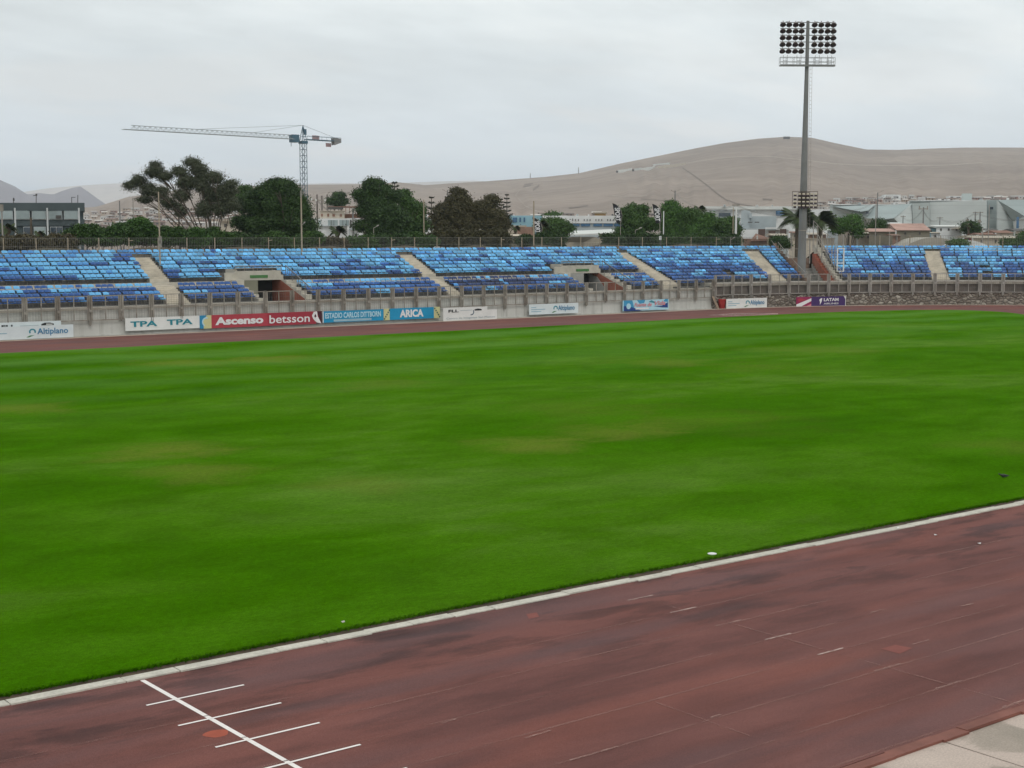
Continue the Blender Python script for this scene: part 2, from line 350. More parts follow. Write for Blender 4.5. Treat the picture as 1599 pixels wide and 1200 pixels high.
# near kerb: precast pieces, slightly out of line
M['kerb'] = mat('kerb_concrete', (0.52, 0.49, 0.42), 0.85, 0.16, 2.0, 0.2, stain=(0.36, 0.33, 0.28), stain_amt=0.35, fine=0.15)
mb = MB(); x = -12.0
while x < 108:
    L = 1.0 if random.random() < .8 else 2.0; o = random.gauss(0, 0.025); o2 = o + random.uniform(-.012, .012); h = TZ + 0.025 + random.uniform(-.006, .006)
    y0, y1 = 23.41, 23.68
    mb.hexa([(x + .008, y0 + o, 0), (x + L - .008, y0 + o2, 0), (x + L - .008, y1 + o2, 0), (x + .008, y1 + o, 0), (x + .008, y0 + o, h), (x + L - .008, y0 + o2, h), (x + L - .008, y1 + o2, h), (x + .008, y1 + o, h)]); x += L
mb.build('kerb', M['kerb'], kind='structure')
M['kerbfar'] = mat('far_kerb', (0.52, 0.42, 0.34), 0.9, 0.12, 0.8)
mb = MB(); mb.sweep(-10, 170, 46.28, 46.5, 0, 0.07); mb.build('kerb', M['kerbfar'], kind='structure')

# painted marks
def paint_mat(name, col, cover, sc=3.0):
    m, nt, b = new_mat(name); n = noise(nt, nmap(nt, (sc, sc * 3, 1)), 1.0, 8, 0.75)
    nt.links.new(ramp(nt, noise(nt, nmap(nt, (9, 9, 1)), 1.0, 3, 0.6), [(0.3, scl(col, 0.88)), (0.7, col)]), b.inputs['Base Color']); b.inputs['Roughness'].default_value = 0.7
    nt.links.new(ramp(nt, n, [(0.36, min(1.0, cover * 1.7)), (0.62, max(0.0, cover * 1.5 - 0.75))]) if cover < 1 else ramp(nt, n, [(0.78, 1.0), (0.84, 0.6)]), b.inputs['Alpha']); return m
P_new = paint_mat('line_paint_fresh', (0.84, 0.78, 0.74), 1.0)
P_mid = paint_mat('line_paint_worn', (0.56, 0.40, 0.35), 0.62)
P_dim = paint_mat('line_paint_faint', (0.42, 0.25, 0.21), 0.5)
P_old = paint_mat('line_paint_ghost', (0.31, 0.145, 0.118), 0.36, 0.5)
MZ = TZ + 0.004
def line(p, q, w, m, z=MZ, name='track_marking'):
    p = np.array(p[:2], float); q = np.array(q[:2], float); d = q - p; d /= np.linalg.norm(d); n = np.array([-d[1], d[0]]) * w / 2
    mb = MB(); mb.quad((*(p - n), z), (*(q - n), z), (*(q + n), z), (*(p + n), z)); return mb.build(name, m, kind='structure')
line((10.27, 23.38), (10.27, 12.99), 0.085, P_new)
for i, (x0, x1) in enumerate(((9.74, 11.52), (9.71, 11.54), (9.72, 11.53), (9.7, 11.5), (9.7, 11.5), (9.7, 11.5))):
    y = 22.04 - i * 1.247; line((x0, y), (x1, y), 0.055, P_new, MZ + 0.004)
lanes = [22.27 - i * 1.28 for i in range(8)]
for i, y in enumerate(lanes):
    line((20.65, y), (21.38, y), 0.05, P_mid if i in (0, 1, 3, 4) else P_dim, MZ + 0.004)
    if i not in (0,): line((-20, y - .03), (108, y - .03), 0.05, P_old)
line((21.0, 21.4), (21.0, 13.2), 0.04, P_old, MZ + 0.008)
line((16.4, 17.0), (16.4, 14.9), 0.04, P_old, MZ + 0.008)
for q0, q1 in (((890, 1192), (965, 1170)), ((820, 1157), (860, 1145)), ((690, 1134), (712, 1127)), ((1110, 1125), (1125, 1120)), ((1425, 1010), (1450, 1003)), ((1360, 960), (1380, 955)), ((1500, 950), (1520, 946))):
    line(gp(*q0), gp(*q1), 0.045, P_dim, MZ + 0.012)
M['patch'] = mat('red_repair_patch', (0.34, 0.07, 0.035), 0.8, 0.15, 4.0)
M['patch2'] = mat('dull_red_repair_patch', (0.20, 0.055, 0.042), 0.8, 0.15, 4.0)
c0 = gp(338, 1149); sheet('track_patch', [(c0[0] + .20 * math.cos(t) * (1 + .12 * math.sin(3 * t)), c0[1] + .17 * math.sin(t)) for t in np.linspace(0, 2 * math.pi, 24)[:-1]], MZ - 0.002, M['patch'], kind='structure')
sheet('track_patch', [tuple(gp(*q)[:2]) for q in ((1375, 1016), (1398, 1010), (1425, 1015), (1405, 1024))], MZ, M['patch2'], kind='structure')
sheet('track_patch', [tuple(gp(*q)[:2]) for q in ((822, 962), (838, 959), (842, 966), (826, 969))], MZ, M['patch2'], kind='structure')
# pale worn area at the far bend
M['worn'] = paint_mat('worn_track', (0.38, 0.22, 0.19), 0.6, 0.25)
sheet('track_patch', [tuple(gp(*q)[:2]) for q in ((1105, 493), (1150, 489.5), (1215, 490), (1215, 492.5), (1150, 494.5))], MZ, M['worn'], kind='structure')

# small things on the grass
p = gp(1112, 866, 0.06); mb = MB(); mb.lathe([(0, 0.0), (0.17, 0), (0.2, 0.02), (0.2, 0.035), (0.15, 0.05), (0, 0.055)], 20); mb.v = [(x * .55, y * .55, z * .6) for x, y, z in mb.v]
mb.build('irrigation_cover', M['white'], loc=(p[0], p[1], 0.062), label='round white irrigation cover in the grass beside the near kerb', cat='cover')
p = gp(535, 973, 0.06); mb = MB(); mb.add([(0, 0, 0), (.09, .01, .01), (.1, .06, .045), (.03, .08, .02), (-.03, .05, .035)], [(0, 1, 2), (0, 2, 4), (2, 3, 4)])
mb.v = [(x * .65, y * .65, z * .65) for x, y, z in mb.v]; mb.build('paper_scrap', M['kerb'], loc=(p[0], p[1], 0.064), label='tiny white scrap of paper lying on the near grass', cat='litter')
for i, (q, w) in enumerate(((( 1402, 828), 'crumpled'), ((1464, 839), 'flat'), ((1530, 851.5), 'small'))):
    p = gp(*q); mb = MB(); mb.add([(0, 0, 0), (.07, .0, .01), (.09, .05, .03), (.02, .07, .01), (-.02, .03, .03)], [(0, 1, 2), (0, 2, 4), (2, 3, 4)])
    mb.build('litter', M['white'], loc=(p[0], p[1], MZ + .004), rz=i * 1.3, label=['crumpled white scrap on the track just below the kerb', 'small pale scrap on the track between the other two', 'small pale scrap on the track nearest the right edge'][i], cat='litter')
# the dark bird on the grass
p = gp(1567, 746, 0.06)
M['feather'] = mat('black_feathers', (0.012, 0.014, 0.012), 0.45, 0.3, 9.0, spec=0.5)
br = empty('bird', (p[0], p[1], 0.06), math.atan2(RT[1], RT[0]) + math.pi, 'black bird crouching on the grass near the right touchline', 'bird'); br.scale = (.55, .55, .55)
mb = MB(); n = 10; prof = [(-.34, .012, .13), (-.26, .03, .14), (-.16, .065, .14), (-.04, .095, .14), (.07, .09, .145), (.15, .06, .17), (.20, .043, .21), (.245, .048, .235), (.285, .035, .235), (.30, .012, .23)]
vs = []
for x, r, z in prof:
    for k in range(n):
        t = 2 * math.pi * k / n; vs.append((x, r * .8 * math.cos(t), z - .03 + r * math.sin(t)))
fs = [(i * n + k, i * n + (k + 1) % n, (i + 1) * n + (k + 1) % n, (i + 1) * n + k) for i in range(len(prof) - 1) for k in range(n)] + [tuple(range(n)), tuple(range((len(prof) - 1) * n, len(prof) * n))]
mb.add(vs, fs); mb.build('body', M['feather'], br, smooth=True)
mb = MB(); mb.tube((.29, 0, .205), (.375, 0, .195), .013, .002, 6); mb.build('beak', M['black'], br)
for s in (-1, 1):
    mb = MB(); mb.add([(.1, s * .07, .17), (-.05, s * .1, .15), (-.3, s * .035, .1), (-.12, s * .085, .06), (.06, s * .088, .08)], [(0, 1, 2, 3, 4)]); mb.prism([(.1, s * .075, .17), (-.05, s * .105, .15), (-.3, s * .04, .1), (-.12, s * .09, .06), (.06, s * .092, .08)], (0, s * .012, 0)); mb.build('wing', M['feather'], br)
    mb = MB(); mb.tube((0, s * .035, .06), (.01, s * .035, 0.0), .008, .006, 6); mb.tube((.01, s * .035, 0.006), (.06, s * .04, 0.004), .006, .004, 5); mb.build('leg', M['black'], br)
# ================================================================== GRANDSTAND
def bnd(base, k, ref): return lambda R: base + k * (R - ref)
A_L, A_R = bnd(50.75, .14, 50), bnd(52.35, .1, 50)
B_L, B_R = bnd(78.15, .06, 50), bnd(79.3, .1, 50)
C_L, C_R = bnd(105.3, .24, 50.8), bnd(107.1, .17, 50.8)
D_L, D_R = bnd(120.45, .21, 50), bnd(122.0, .2, 50)
G_L, G_R = bnd(124.1, .2, 48.9), bnd(128.6, .21, 48.7)
E_L, E_R = bnd(139.35, .18, 50), bnd(141.0, .13, 50)
V1 = (59.1, 63.15); V2 = (95.4, 100.0)
A0, AC, A1 = 20.0, 106.0, 165.0
LOW = [(48.75 + .85 * k, 49.6 + .85 * k, 2.25 + .28 * k) for k in range(4)]
UPR = [(53.2 + .85 * j, 54.05 + .85 * j, 3.8 + .32 * j) for j in range(7)]
CUR = [(59.3 - .93 * m - .93, 59.3 - .93 * m, 5.72 - .302 * m) for m in range(11)]     # row 0 is the topmost
stand = empty('grandstand', (90, 108, 0), 0, 'long concrete grandstand with rows of blue seats across the far side', 'grandstand')
stand_off = Vector((90, 108, 0))
def sbuild(mb, name, m, **k):
    mb.v = [(x - 90, y - 108, z) for x, y, z in mb.v]; return mb.build(name, m, stand, **k)
def gap_sweep(mb, a0, a1, R0, R1, z0, z1, cuts):
    segs = [(a0, a1)]
    for c0, c1 in cuts:
        ns = []
        for s0, s1 in segs:
            if c1 <= s0 or c0 >= s1: ns.append((s0, s1)); continue
            if c0 > s0: ns.append((s0, c0))
            if c1 < s1: ns.append((c1, s1))
        segs = ns
    for s0, s1 in segs: mb.sweep(s0, s1, R0, R1, z0, z1)
def pole_gap(R): return (G_L(R), G_R(R))
t = MB()
for R0, R1, z in LOW: gap_sweep(t, A0, AC, R0, R1, .5, z, [V1, V2])
gap_sweep(t, A0, AC, 52.15, 53.2, .5, 3.37, [V1, V2])
for j, (R0, R1, z) in enumerate(UPR): gap_sweep(t, A0, AC, R0, R1, .5, z, [V1, V2] if j < 2 else [])
for R0, R1, z in CUR: gap_sweep(t, AC, A1, R0, R1, .5, z, [pole_gap((R0 + R1) / 2)])
t.sweep(AC, 111.2, 48.3, 49.07, .5, 2.4)
gap_sweep(t, A0, A1, 59.3 if False else 59.31, 61.0, .5, 5.78, [(G_L(60), G_R(60))])
t.sweep(A0, AC, 59.15, 59.31, .5, 5.74)
sbuild(t, 'terrace', M['tread'])
# pale riser faces that show between the two tiers and along the front
t = MB(); gap_sweep(t, A0, AC, 53.17, 53.197, 3.37, 3.8, [V1, V2]); gap_sweep(t, A0, AC, 52.17, 53.16, 3.372, 3.378, [V1, V2]); sbuild(t, 'walkway', M['ledge'])
t = MB(); t.sweep(A0, 111.2, 47.98, 48.3, 2.0, 2.22); t.sweep(A0, AC, 48.3, 48.74, 2.0, 2.2)
gap_sweep(t, 111.2, A1, 47.98, 49.06, 2.3, 2.66, []); sbuild(t, 'parapet', M['ledge'])
# front walls
def wall_mat():
    m, nt, b = new_mat('cast_wall'); v = nmap(nt, (1, 1, 1))
    c = ramp(nt, noise(nt, v, 0.5, 6, 0.6), [(0.3, (0.46, 0.45, 0.41)), (0.5, (0.54, 0.53, 0.49)), (0.7, (0.60, 0.585, 0.545))])
    run = noise(nt, nmap(nt, (1.8, 1.8, 0.12)), 1.0, 5, 0.6); c = mixc(nt, ramp(nt, run, [(0.5, 0.0), (0.7, 0.45)]), c, (0.24, 0.225, 0.19))
    nt.links.new(c, b.inputs['Base Color']); b.inputs['Roughness'].default_value = 0.9; return m
M['wall'] = wall_mat()
t = MB(); a = A0
while a < 111.2:                                     # wall cast in panels with shadow joints
    b_ = min(a + 2.45, 111.2); t.sweep(a + .02, b_ - .02, 48.0, 48.3, 0.0, 2.0); a = b_
t.sweep(A0, 111.2, 48.02, 48.28, 0, 1.99); t.sweep(A0, 111.2, 47.9, 48.0, 0, .12)
sbuild(t, 'front_wall', M['wall'])
def stone_mat():
    m, nt, b = new_mat('rubble_stone'); v = nmap(nt, (1.0, 1.0, 1.5))
    vo = node(nt, 'ShaderNodeTexVoronoi', feature='F1'); vo.inputs['Scale'].default_value = 2.1; nt.links.new(v, vo.inputs['Vector'])
    ve = node(nt, 'ShaderNodeTexVoronoi', feature='DISTANCE_TO_EDGE'); ve.inputs['Scale'].default_value = 2.1; nt.links.new(v, ve.inputs['Vector'])
    c = ramp(nt, vo.outputs['Color'], [(0.1, (0.16, 0.125, 0.10)), (0.4, (0.235, 0.19, 0.155)), (0.65, (0.30, 0.255, 0.21)), (0.9, (0.43, 0.38, 0.32))])
    c = mixc(nt, ramp(nt, ve.outputs[0], [(0.0, 1.0), (0.09, 0.0)]), c, (0.105, 0.085, 0.07))
    nt.links.new(c, b.inputs['Base Color']); b.inputs['Roughness'].default_value = 0.95
    bn = node(nt, 'ShaderNodeBump'); bn.inputs['Strength'].default_value = 1; bn.inputs['Distance'].default_value = 0.12
    nt.links.new(ramp(nt, ve.outputs[0], [(0.0, 0.0), (0.25, 1.0)]), bn.inputs['Height']); nt.links.new(bn.outputs[0], b.inputs['Normal']); return m
t = MB(); t.sweep(111.2, A1, 47.9, 48.4, 0, 1.32, step=2.5); sbuild(t, 'stone_wall', stone_mat())
t = MB(); t.sweep(111.2, A1, 48.1, 48.4, 1.32, 2.3); sbuild(t, 'upper_wall', M['brownwall'])
# stairs: real steps
def stair(L, Rr, Rs, prof, n):
    t = MB()
    for i in range(n):
        R0 = Rs[0] + (Rs[1] - Rs[0]) * i / n; R1 = Rs[0] + (Rs[1] - Rs[0]) * (i + 1) / n; z = prof((R0 + R1) / 2)
        if z is None: continue
        Rm = (R0 + R1) / 2; t.sweep(L(Rm) - .12, Rr(Rm) + .12, R0, Rs[1] if False else R1 + .02, z - .9, z + .035 + .001 * i, step=5)
    return t
def pstraight(R):
    if R < 52.15: return 2.36 + (R - 48.75) * .33
    if R < 53.2: return 3.50
    return 3.90 + (R - 53.2) * .376
pcur = lambda R: 2.66 + (R - 48.9) * .325
pstair = lambda R: 2.80 + (R - 49.07) * .325
for L, Rr, pf, nm in ((A_L, A_R, pstraight, 1), (B_L, B_R, pstraight, 2), (C_L, C_R, pstair, 3), (D_L, D_R, pstair, 4), (E_L, E_R, pstair, 5)):
    sbuild(stair(L, Rr, (48.4, 58.25) if nm < 4 else (49.1, 58.35), pf, 24), 'aisle_stair', M['step'])
# small open patches where seats are missing show pale concrete
# vomitories ------------------------------------------------------------
def frameY(t, a0, a1, R, z): pass
def vomitory(V, first):
    a0, a1 = V; Rb = 54.88
    t = MB(); t.sweep(a0 - .35, a1 + .02, 53.12, 53.36, 3.82, 4.62); t.sweep(a0 - .35, a1 + .02, 53.36, Rb + .02, 4.3, 4.42)
    t.sweep(a0 - .35, a0 - .01, 53.37, Rb, 4.42, 4.75)
    fa = sbuild(t, 'entrance_lintel', M['ledge'])
    t = MB(); am = (a0 + a1) / 2 - .1 if first else (a0 + a1) / 2 + .1
    t.sweep(am - .85, am + .85, 53.08, 53.118, 4.02, 4.26); g = t; g.v = [(x - 90, y - 108, z) for x, y, z in g.v]; g.build('exit_sign', M['green'], fa)
    t = MB()                                                   # red cheek wall on the right, stepped pale coping above
    t.prism([pa(a1 - .02, 48.75, .6), pa(a1 - .02, Rb, .6), pa(a1 - .02, Rb, 4.29), pa(a1 - .02, 53.4, 3.79), pa(a1 - .02, 53.1, 3.79), pa(a1 - .02, 48.75, 2.2)], (.016, 0, 0)); sbuild(t, 'red_wall', M['redwall'])
    if not first:
        t = MB(); t.prism([pa(a1 - .045, 50.3, .6), pa(a1 - .045, Rb, .6), pa(a1 - .045, Rb, 3.9), pa(a1 - .045, 53.3, 3.4)], (.02, 0, 0)); sbuild(t, 'grey_wall', M['concrete'])
    t = MB()
    for R0, R1, z in LOW: t.sweep(a1, a1 + .5, R0 + .0, R1, z, z + .42)
    t.sweep(a1, a1 + .5, 52.15, 53.2, 3.37, 3.8); t.sweep(a1, a1 + .3, 53.2, 54.05, 3.8, 4.25); t.sweep(a1, a1 + .3, 54.05, 54.88, 4.12, 4.6)
    sbuild(t, 'stepped_coping', M['ledge']); t = MB()
    for R0, R1, z in LOW: t.sweep(a0 - .5, a0, R0, R1, z, z + .22)
    t.sweep(a0 - .75, a0, 52.15, 53.1, 3.37, 3.9); t.sweep(a0 - 1.3, a0 - .35, 53.1, 53.25, 3.8, 4.5)
    sbuild(t, 'stepped_coping', M['ledge'])
    t = MB(); t.sweep(a0, a1, 48.4, 54.9, .5, 1.35); sbuild(t, 'passage_floor', M['tread'])
    t = MB(); bk = M['olive'] if first else M['concrete']
    if first: t.sweep(a0, a0 + 1.7, 52.9, 53.0, 1.35, 3.81)
    else: t.sweep(a0, a0 + 2.4, 52.9, 53.0, 1.35, 3.81)
    sbuild(t, 'back_wall', bk)
    t = MB(); t.sweep(a0, a1, 54.6, 54.75, 1.35, 4.3); sbuild(t, 'doorway', M['dark'])  # near-black slab paints the unlit depth of the passage
    # handrail round the opening
    t = MB(); rl = M['steel']
    t.tube(pa(a0 - .3, 53.2, 5.05), pa(a1 + .1, 53.2, 5.05), .035); t.tube(pa(a0 - .3, 53.2, 4.85), pa(a1 + .1, 53.2, 4.85), .025)
    for q in np.linspace(a0 - .3, a1 + .1, 6): t.tube(pa(q, 53.2, 4.6), pa(q, 53.2, 5.06), .025)
    sbuild(t, 'handrail', rl)
    t = MB(); prev = None
    for i in range(9):
        R = 53.2 - i * .55; zz = 4.25 + .8 - i * .24; q = pa(a1 + .55, R, zz)
        if prev is not None: t.tube(prev, q, .045)
        if i % 2 == 0: t.tube((q[0], q[1], zz - .85), q, .03)
        prev = q
    for k in range(14): R = 53.2 - k * .32; zz = 4.98 - k * .14; q = pa(a1 + .55, R, zz); t.tube((q[0], q[1], zz - .5), q, .014, n=4)
    sbuild(t, 'sloping_balustrade', M['rail_dk'])
M['green'] = mat('green_sign', (0.07, 0.19, 0.06), 0.5, 0.25, 4.0)
M['rail_dk'] = mat('grey_rail_panel', (0.17, 0.16, 0.15), 0.7, 0.2, 2.0)
vomitory(V1, True); vomitory(V2, False)
# the open cut at the floodlight: floor, cheek walls, red stepped ramp side
t = MB()
n = 12
for i in range(n):
    R0 = 48.4 + i * .95; R1 = R0 + .95; Rm = (R0 + R1) / 2
    t.sweep(G_L(Rm) + .35, G_R(Rm) - .35, R0, R1, .3, 1.75 if R0 < 53 else 1.75 + (R0 - 53) * .35, step=6)
sbuild(t, 'cut_floor', M['concrete'])
def cheek(fn, off, z_off, m, name, th=.16, R0=48.6, R1=60.9, zb=1.2, stepz=None):
    t = MB(); k = 13
    for i in range(k):
        Ra = R0 + (R1 - R0) * i / k; Rb = R0 + (R1 - R0) * (i + 1) / k; z = pcur((Ra + Rb) / 2) + z_off
        a_, b_ = fn(Ra) + off, fn(Rb) + off
        zb_ = z - 1.15 if zb is None else zb
        t.hexa([pa(a_, Ra, zb_), pa(a_ + th, Ra, zb_), pa(b_ + th, Rb, zb_), pa(b_, Rb, zb_), pa(a_, Ra, z), pa(a_ + th, Ra, z), pa(b_ + th, Rb, z), pa(b_, Rb, z)])
    return sbuild(t, name, m)
cheek(G_L, .0, .35, M['brown2'], 'left_cheek_wall', .2)
cheek(G_R, -.5, .12, M['ledge'], 'stepped_coping', .45)
cheek(G_R, -1.0, -1.5, M['concrete'], 'ramp_side', .44, 48.7, 59.0)
cheek(G_R, -.95, -.30, M['redwall'], 'red_ramp_side', .42, 48.7, 59.0, zb=None)
t = MB()
for i in range(4): t.sweep(G_L(58) + .3, G_R(58) - 1.0, 59.2 + .01 * i, 59.4, 3.2, 5.0)
sbuild(t, 'back_wall', M['brown2'])
# sloping handrails of the cut
t = MB()
for off, m_ in ((-.1, 0), ):
    prev = None
    for i in range(14):
        R = 48.7 + i * .93; z = pcur(R) + 1.15; q = pa(G_R(R) + off, R, z)
        if prev is not None: t.tube(prev, q, .035); t.tube((prev[0], prev[1], prev[2] - .5), (q[0], q[1], q[2] - .5), .025)
        if i % 2 == 0: t.tube((q[0], q[1], z - 1.1), q, .03)
        prev = q
sbuild(t, 'handrail', M['steel']); t = MB()
prev = None
for i in range(10):
    R = 49 + i * 1.1; z = pcur(R) + .95; q = pa(G_L(R) + .1, R, z)
    if prev is not None: t.tube(prev, q, .03)
    t.tube((q[0], q[1], z - .7), q, .022); prev = q
sbuild(t, 'handrail', M['steel'])

# ---------------------------------------------------------------- seats
def seat_mesh():
    mb = MB(); prof = [(-.23, .345), (-.24, .40), (-.20, .435), (-.04, .395), (.08, .395), (.12, .505), (.135, .56), (.20, .67), (.28, .725), (.295, .71), (.24, .61), (.17, .50), (.14, .385), (.05, .365), (-.1, .345)]
    xs = [(-.235, .02, -.03), (-.215, 0, 0), (-.10, 0, .018), (.0, 0, .022), (.10, 0, .018), (.215, 0, 0), (.235, .02, -.03)]
    n = len(prof); vs = []
    for x, zz, yy in xs:
        for i, (y, z) in enumerate(prof):
            back = 1.0 if 4 <= i <= 11 else 0.0
            vs.append((x, y + yy * back, z + (zz if not back else 0) - (abs(x) > .21) * (.03 if i in (7, 8, 9) else 0)))
    fs = [(c * n + i, c * n + (i + 1) % n, (c + 1) * n + (i + 1) % n, (c + 1) * n + i) for c in range(len(xs) - 1) for i in range(n) if not (i in (4, 11) and 0 < c < len(xs) - 2)]
    fs += [tuple(range(n - 1, -1, -1)), tuple(range((len(xs) - 1) * n, len(xs) * n))]
    mb.add(vs, fs, 0)
    mb.box(-.03, .03, .12, .16, 0.0, .39, 1); mb.box(-.03, .03, -.12, .14, .34, .37, 1)
    return mb
def plastic(name, col, rough, var=.12):
    m, nt, b = new_mat(name)
    c = ramp(nt, noise(nt, nmap(nt, (1.2, 1.2, 1.2)), 1.0, 5, 0.6), [(0.3, scl(col, 1 - var)), (0.7, scl(col, 1 + var))])
    gi = node(nt, 'ShaderNodeNewGeometry'); c = mixc(nt, 1.0, c, ramp(nt, gi.outputs['Random Per Island'], [(0.0, .70), (.55, 1.0), (.95, 1.25), (1.0, 1.7)]), 'MULTIPLY')
    dirt = noise(nt, nmap(nt, (3, 3, 3), loc=(4, 4, 4)), 1.0, 5, 0.7); c = mixc(nt, ramp(nt, dirt, [(0.5, 0.0), (0.75, 0.22)]), c, (0.30, 0.36, 0.40))
    nt.links.new(c, b.inputs['Base Color']); b.inputs['Roughness'].default_value = rough; b.inputs['Specular IOR Level'].default_value = 0.45; return m
SM = {'light': plastic('light_blue_plastic', (0.125, 0.41, 0.70), .42), 'mid': plastic('light_blue_plastic_shaded', (0.06, 0.25, 0.56), .45), 'dark': plastic('dark_blue_plastic', (0.013, 0.078, 0.27), .40, .25), 'navy': plastic('navy_plastic', (0.012, 0.03, 0.11), .5)}  # mid tone is light blue with the shade of seat angle painted in
proto = seat_mesh(); PV = np.array(proto.v); PF = proto.f; PM = proto.m
seat_me = {}
for k, m in SM.items():
    me = bpy.data.meshes.new('seat'); me.from_pydata(proto.v, [], proto.f); me.materials.append(m); me.materials.append(M['steel']); me.polygons.foreach_set('material_index', proto.m)
    me.polygons.foreach_set('use_smooth', [len(f) == 4 for f in proto.f]); me.update(); seat_me[k] = me
SR = random.Random(11)
PD = [.08, .14, .17, .20, .24, .32, .46, .50, .60, .60, .76]
PDC = [.06, .12, .14, .20, .26, .34, .44, .52, .56, .60, .85]
def solveR(px, py):
    v = ray(px, py); h = math.hypot(v[0], v[1])
    for s in np.arange(80, 300, .05):
        p = v * s / h; a, R = inv(p)
        if R > 48.5 and p[2] + CAMZ < pcur(R) + .45: return a, R
missing = [(*solveR(1139, 424), .75), (*solveR(1152, 437), .5), (*solveR(1541, 417), .55), (*solveR(1542, 423), .5)]
seats = []       # (a, R, z, colour, row key, section key, index in section)
def lay_row(a0, a1, R, z, p_dark, rowname, sec, navy=None):
    width = a1 - a0 
    scale = R / 48.0 if a0 >= 106 else 1.0
    width_m = width * scale; pitch = 1.63
    n = int((width_m + .12) // pitch); rest = width_m - n * pitch; extra = min(2, int(max(0, rest) / .5))
    tot = n * 3 + extra; used = n * pitch + extra * .5; off = (width_m - used) / 2 + .25
    run = 0; col = 'light'; k = 0
    for i in range(tot):
        g = i // 3; d = off + g * pitch + (i % 3) * .5
        a = a0 + d / scale
        if run <= 0:
            u = SR.random()
            col = 'dark' if u < p_dark else ('mid' if SR.random() < .38 else 'light')
            run = SR.choice([2, 3, 3, 4, 5, 6]) if (col == 'dark') == (p_dark > .5) else SR.choice([1, 2, 3, 3, 4])
            if col == 'mid': run = SR.choice([1, 2, 3])
        run -= 1; c = col
        if navy and navy[0] < a < navy[1] and SR.random() < .85: c = 'navy'
        if any(math.hypot(a - q[0], R - q[1]) < q[2] for q in missing): continue
        seats.append((a, R, z, c, rowname, sec, i, tot))
ordn = ['front', 'second', 'third', 'fourth', 'fifth', 'sixth', 'seventh', 'eighth', 'ninth', 'tenth', 'eleventh']
for k, (R0, R1, z) in enumerate(LOW):
    R = R0 + .42
    for a0, a1, sec in ((31.0, A_L(R), 's0'), (A_R(R) + .15, V1[0] - .55, 's1'), (V1[1] + .65, B_L(R), 's2'), (B_R(R) + .15, V2[0] - .55, 's3'), (V2[1] + .65, C_L(R), 's4')):
        lay_row(a0, a1, R, z, PD[10 - k], (k, 'lower'), sec, (80, 90) if k > 0 else None)
for j, (R0, R1, z) in enumerate(UPR):
    R = R0 + .42; p = PD[6 - j]
    if j == 6: lay_row(31.0, C_L(R) + .8, R, z, p, (j, 'upper'), 's0'); continue
    if j < 2: iv = ((31.0, A_L(R), 's0'), (A_R(R) + .15, V1[0] - 1.3, 's1'), (V1[1] + .55 - .25 * j, B_L(R), 's2'), (B_R(R) + .15, V2[0] - 1.2, 's3'), (V2[1] + .55, C_L(R), 's4'))
    else: iv = ((31.0, A_L(R), 's0'), (A_R(R) + .15, B_L(R), 's1'), (B_R(R) + .15, C_L(R), 's3'))
    for a0, a1, sec in iv: lay_row(a0, a1, R, z, p, (j, 'upper'), sec)
for m_, (R0, R1, z) in enumerate(CUR):
    R = R0 + .45; p = PDC[m_]
    ivs = [(C_R(R) + .1, D_L(R), 's5'), (D_R(R) + .1, G_L(R) - .15, 's6'), (G_R(R) + .15, E_L(R), 's7'), (E_R(R) + .1, 160.0, 's8')]
    if m_ == 0: ivs = [(C_L(R) + 1.0, G_L(R) - .15, 's5'), (G_R(R) + .15, 160.0, 's7')]
    for a0, a1, sec in ivs: lay_row(a0, a1, R, z, p, (m_, 'bend'), sec)
lay_row(C_R(49) + .1, 110.6, 48.75, 2.42, .9, (11, 'bend'), 's5')
def project(P):
    v = np.array([P[0], P[1], P[2] - CAMZ]); return 799.5 + F_PX * (v @ RT) / (v @ FW), 600 - F_PX * (v @ UPV) / (v @ FW)
inf = []
for s in seats:
    P = pa(s[0], s[1], s[2]); px, py = project(P); inf.append((math.hypot(P[0], P[1]), px))
order = sorted([i for i in range(len(seats)) if 4 < inf[i][1] < 1595], key=lambda i: inf[i][0])[:300]
solo = set(order)
secname = {'s0': 'left of the first stairs', 's1': 'right of the first stairs'}
secn = {'s0': 0, 's1': 0}
colname = {'light': 'light blue', 'mid': 'shade-tinted light blue', 'dark': 'dark blue', 'navy': 'navy'}
def ordinal(n):
    small = ['nearest', 'second', 'third', 'fourth', 'fifth', 'sixth', 'seventh', 'eighth', 'ninth', 'tenth', 'eleventh', 'twelfth', 'thirteenth', 'fourteenth', 'fifteenth', 'sixteenth', 'seventeenth', 'eighteenth', 'nineteenth']
    if n < 19: return small[n]
    n += 1; tens = {2: 'twenty', 3: 'thirty', 4: 'forty'}[n // 10]; tens_th = {2: 'twentieth', 3: 'thirtieth', 4: 'fortieth'}[n // 10]
    return tens_th if n % 10 == 0 else tens + '-' + ['', 'first', 'second', 'third', 'fourth', 'fifth', 'sixth', 'seventh', 'eighth', 'ninth'][n % 10]
def rowlabel(r):
    k, tier = r
    if tier == 'lower': return ['front row', 'second row', 'third row', 'fourth row'][k] + ' of lower tier'
    return ['front row', 'second row', 'third row', 'fourth row', 'fifth row', 'sixth row', 'back row'][k] + ' of upper tier'
for i in order:
    a, R, z, c, row, sec, idx, tot = seats[i]
    o = bpy.data.objects.new('stadium_seat', seat_me[c]); COL.objects.link(o); o.location = pa(a, R, z + .002); o.rotation_euler = (0, 0, rot_of(a))
    if a < 52.5: side = sum(1 for s in seats if s[4] == row and a < s[0] < A_L(R) + .05); where = 'left of'
    else: side = sum(1 for s in seats if s[4] == row and A_R(R) < s[0] < a - .01); where = 'right of'
    tag(o, '%s seat, %s, %s %s leftmost stairs' % (colname[c], rowlabel(row), ordinal(side), where), 'seat', 'plastic seats bolted in rows on the grandstand')
rest = [i for i in range(len(seats)) if i not in solo]
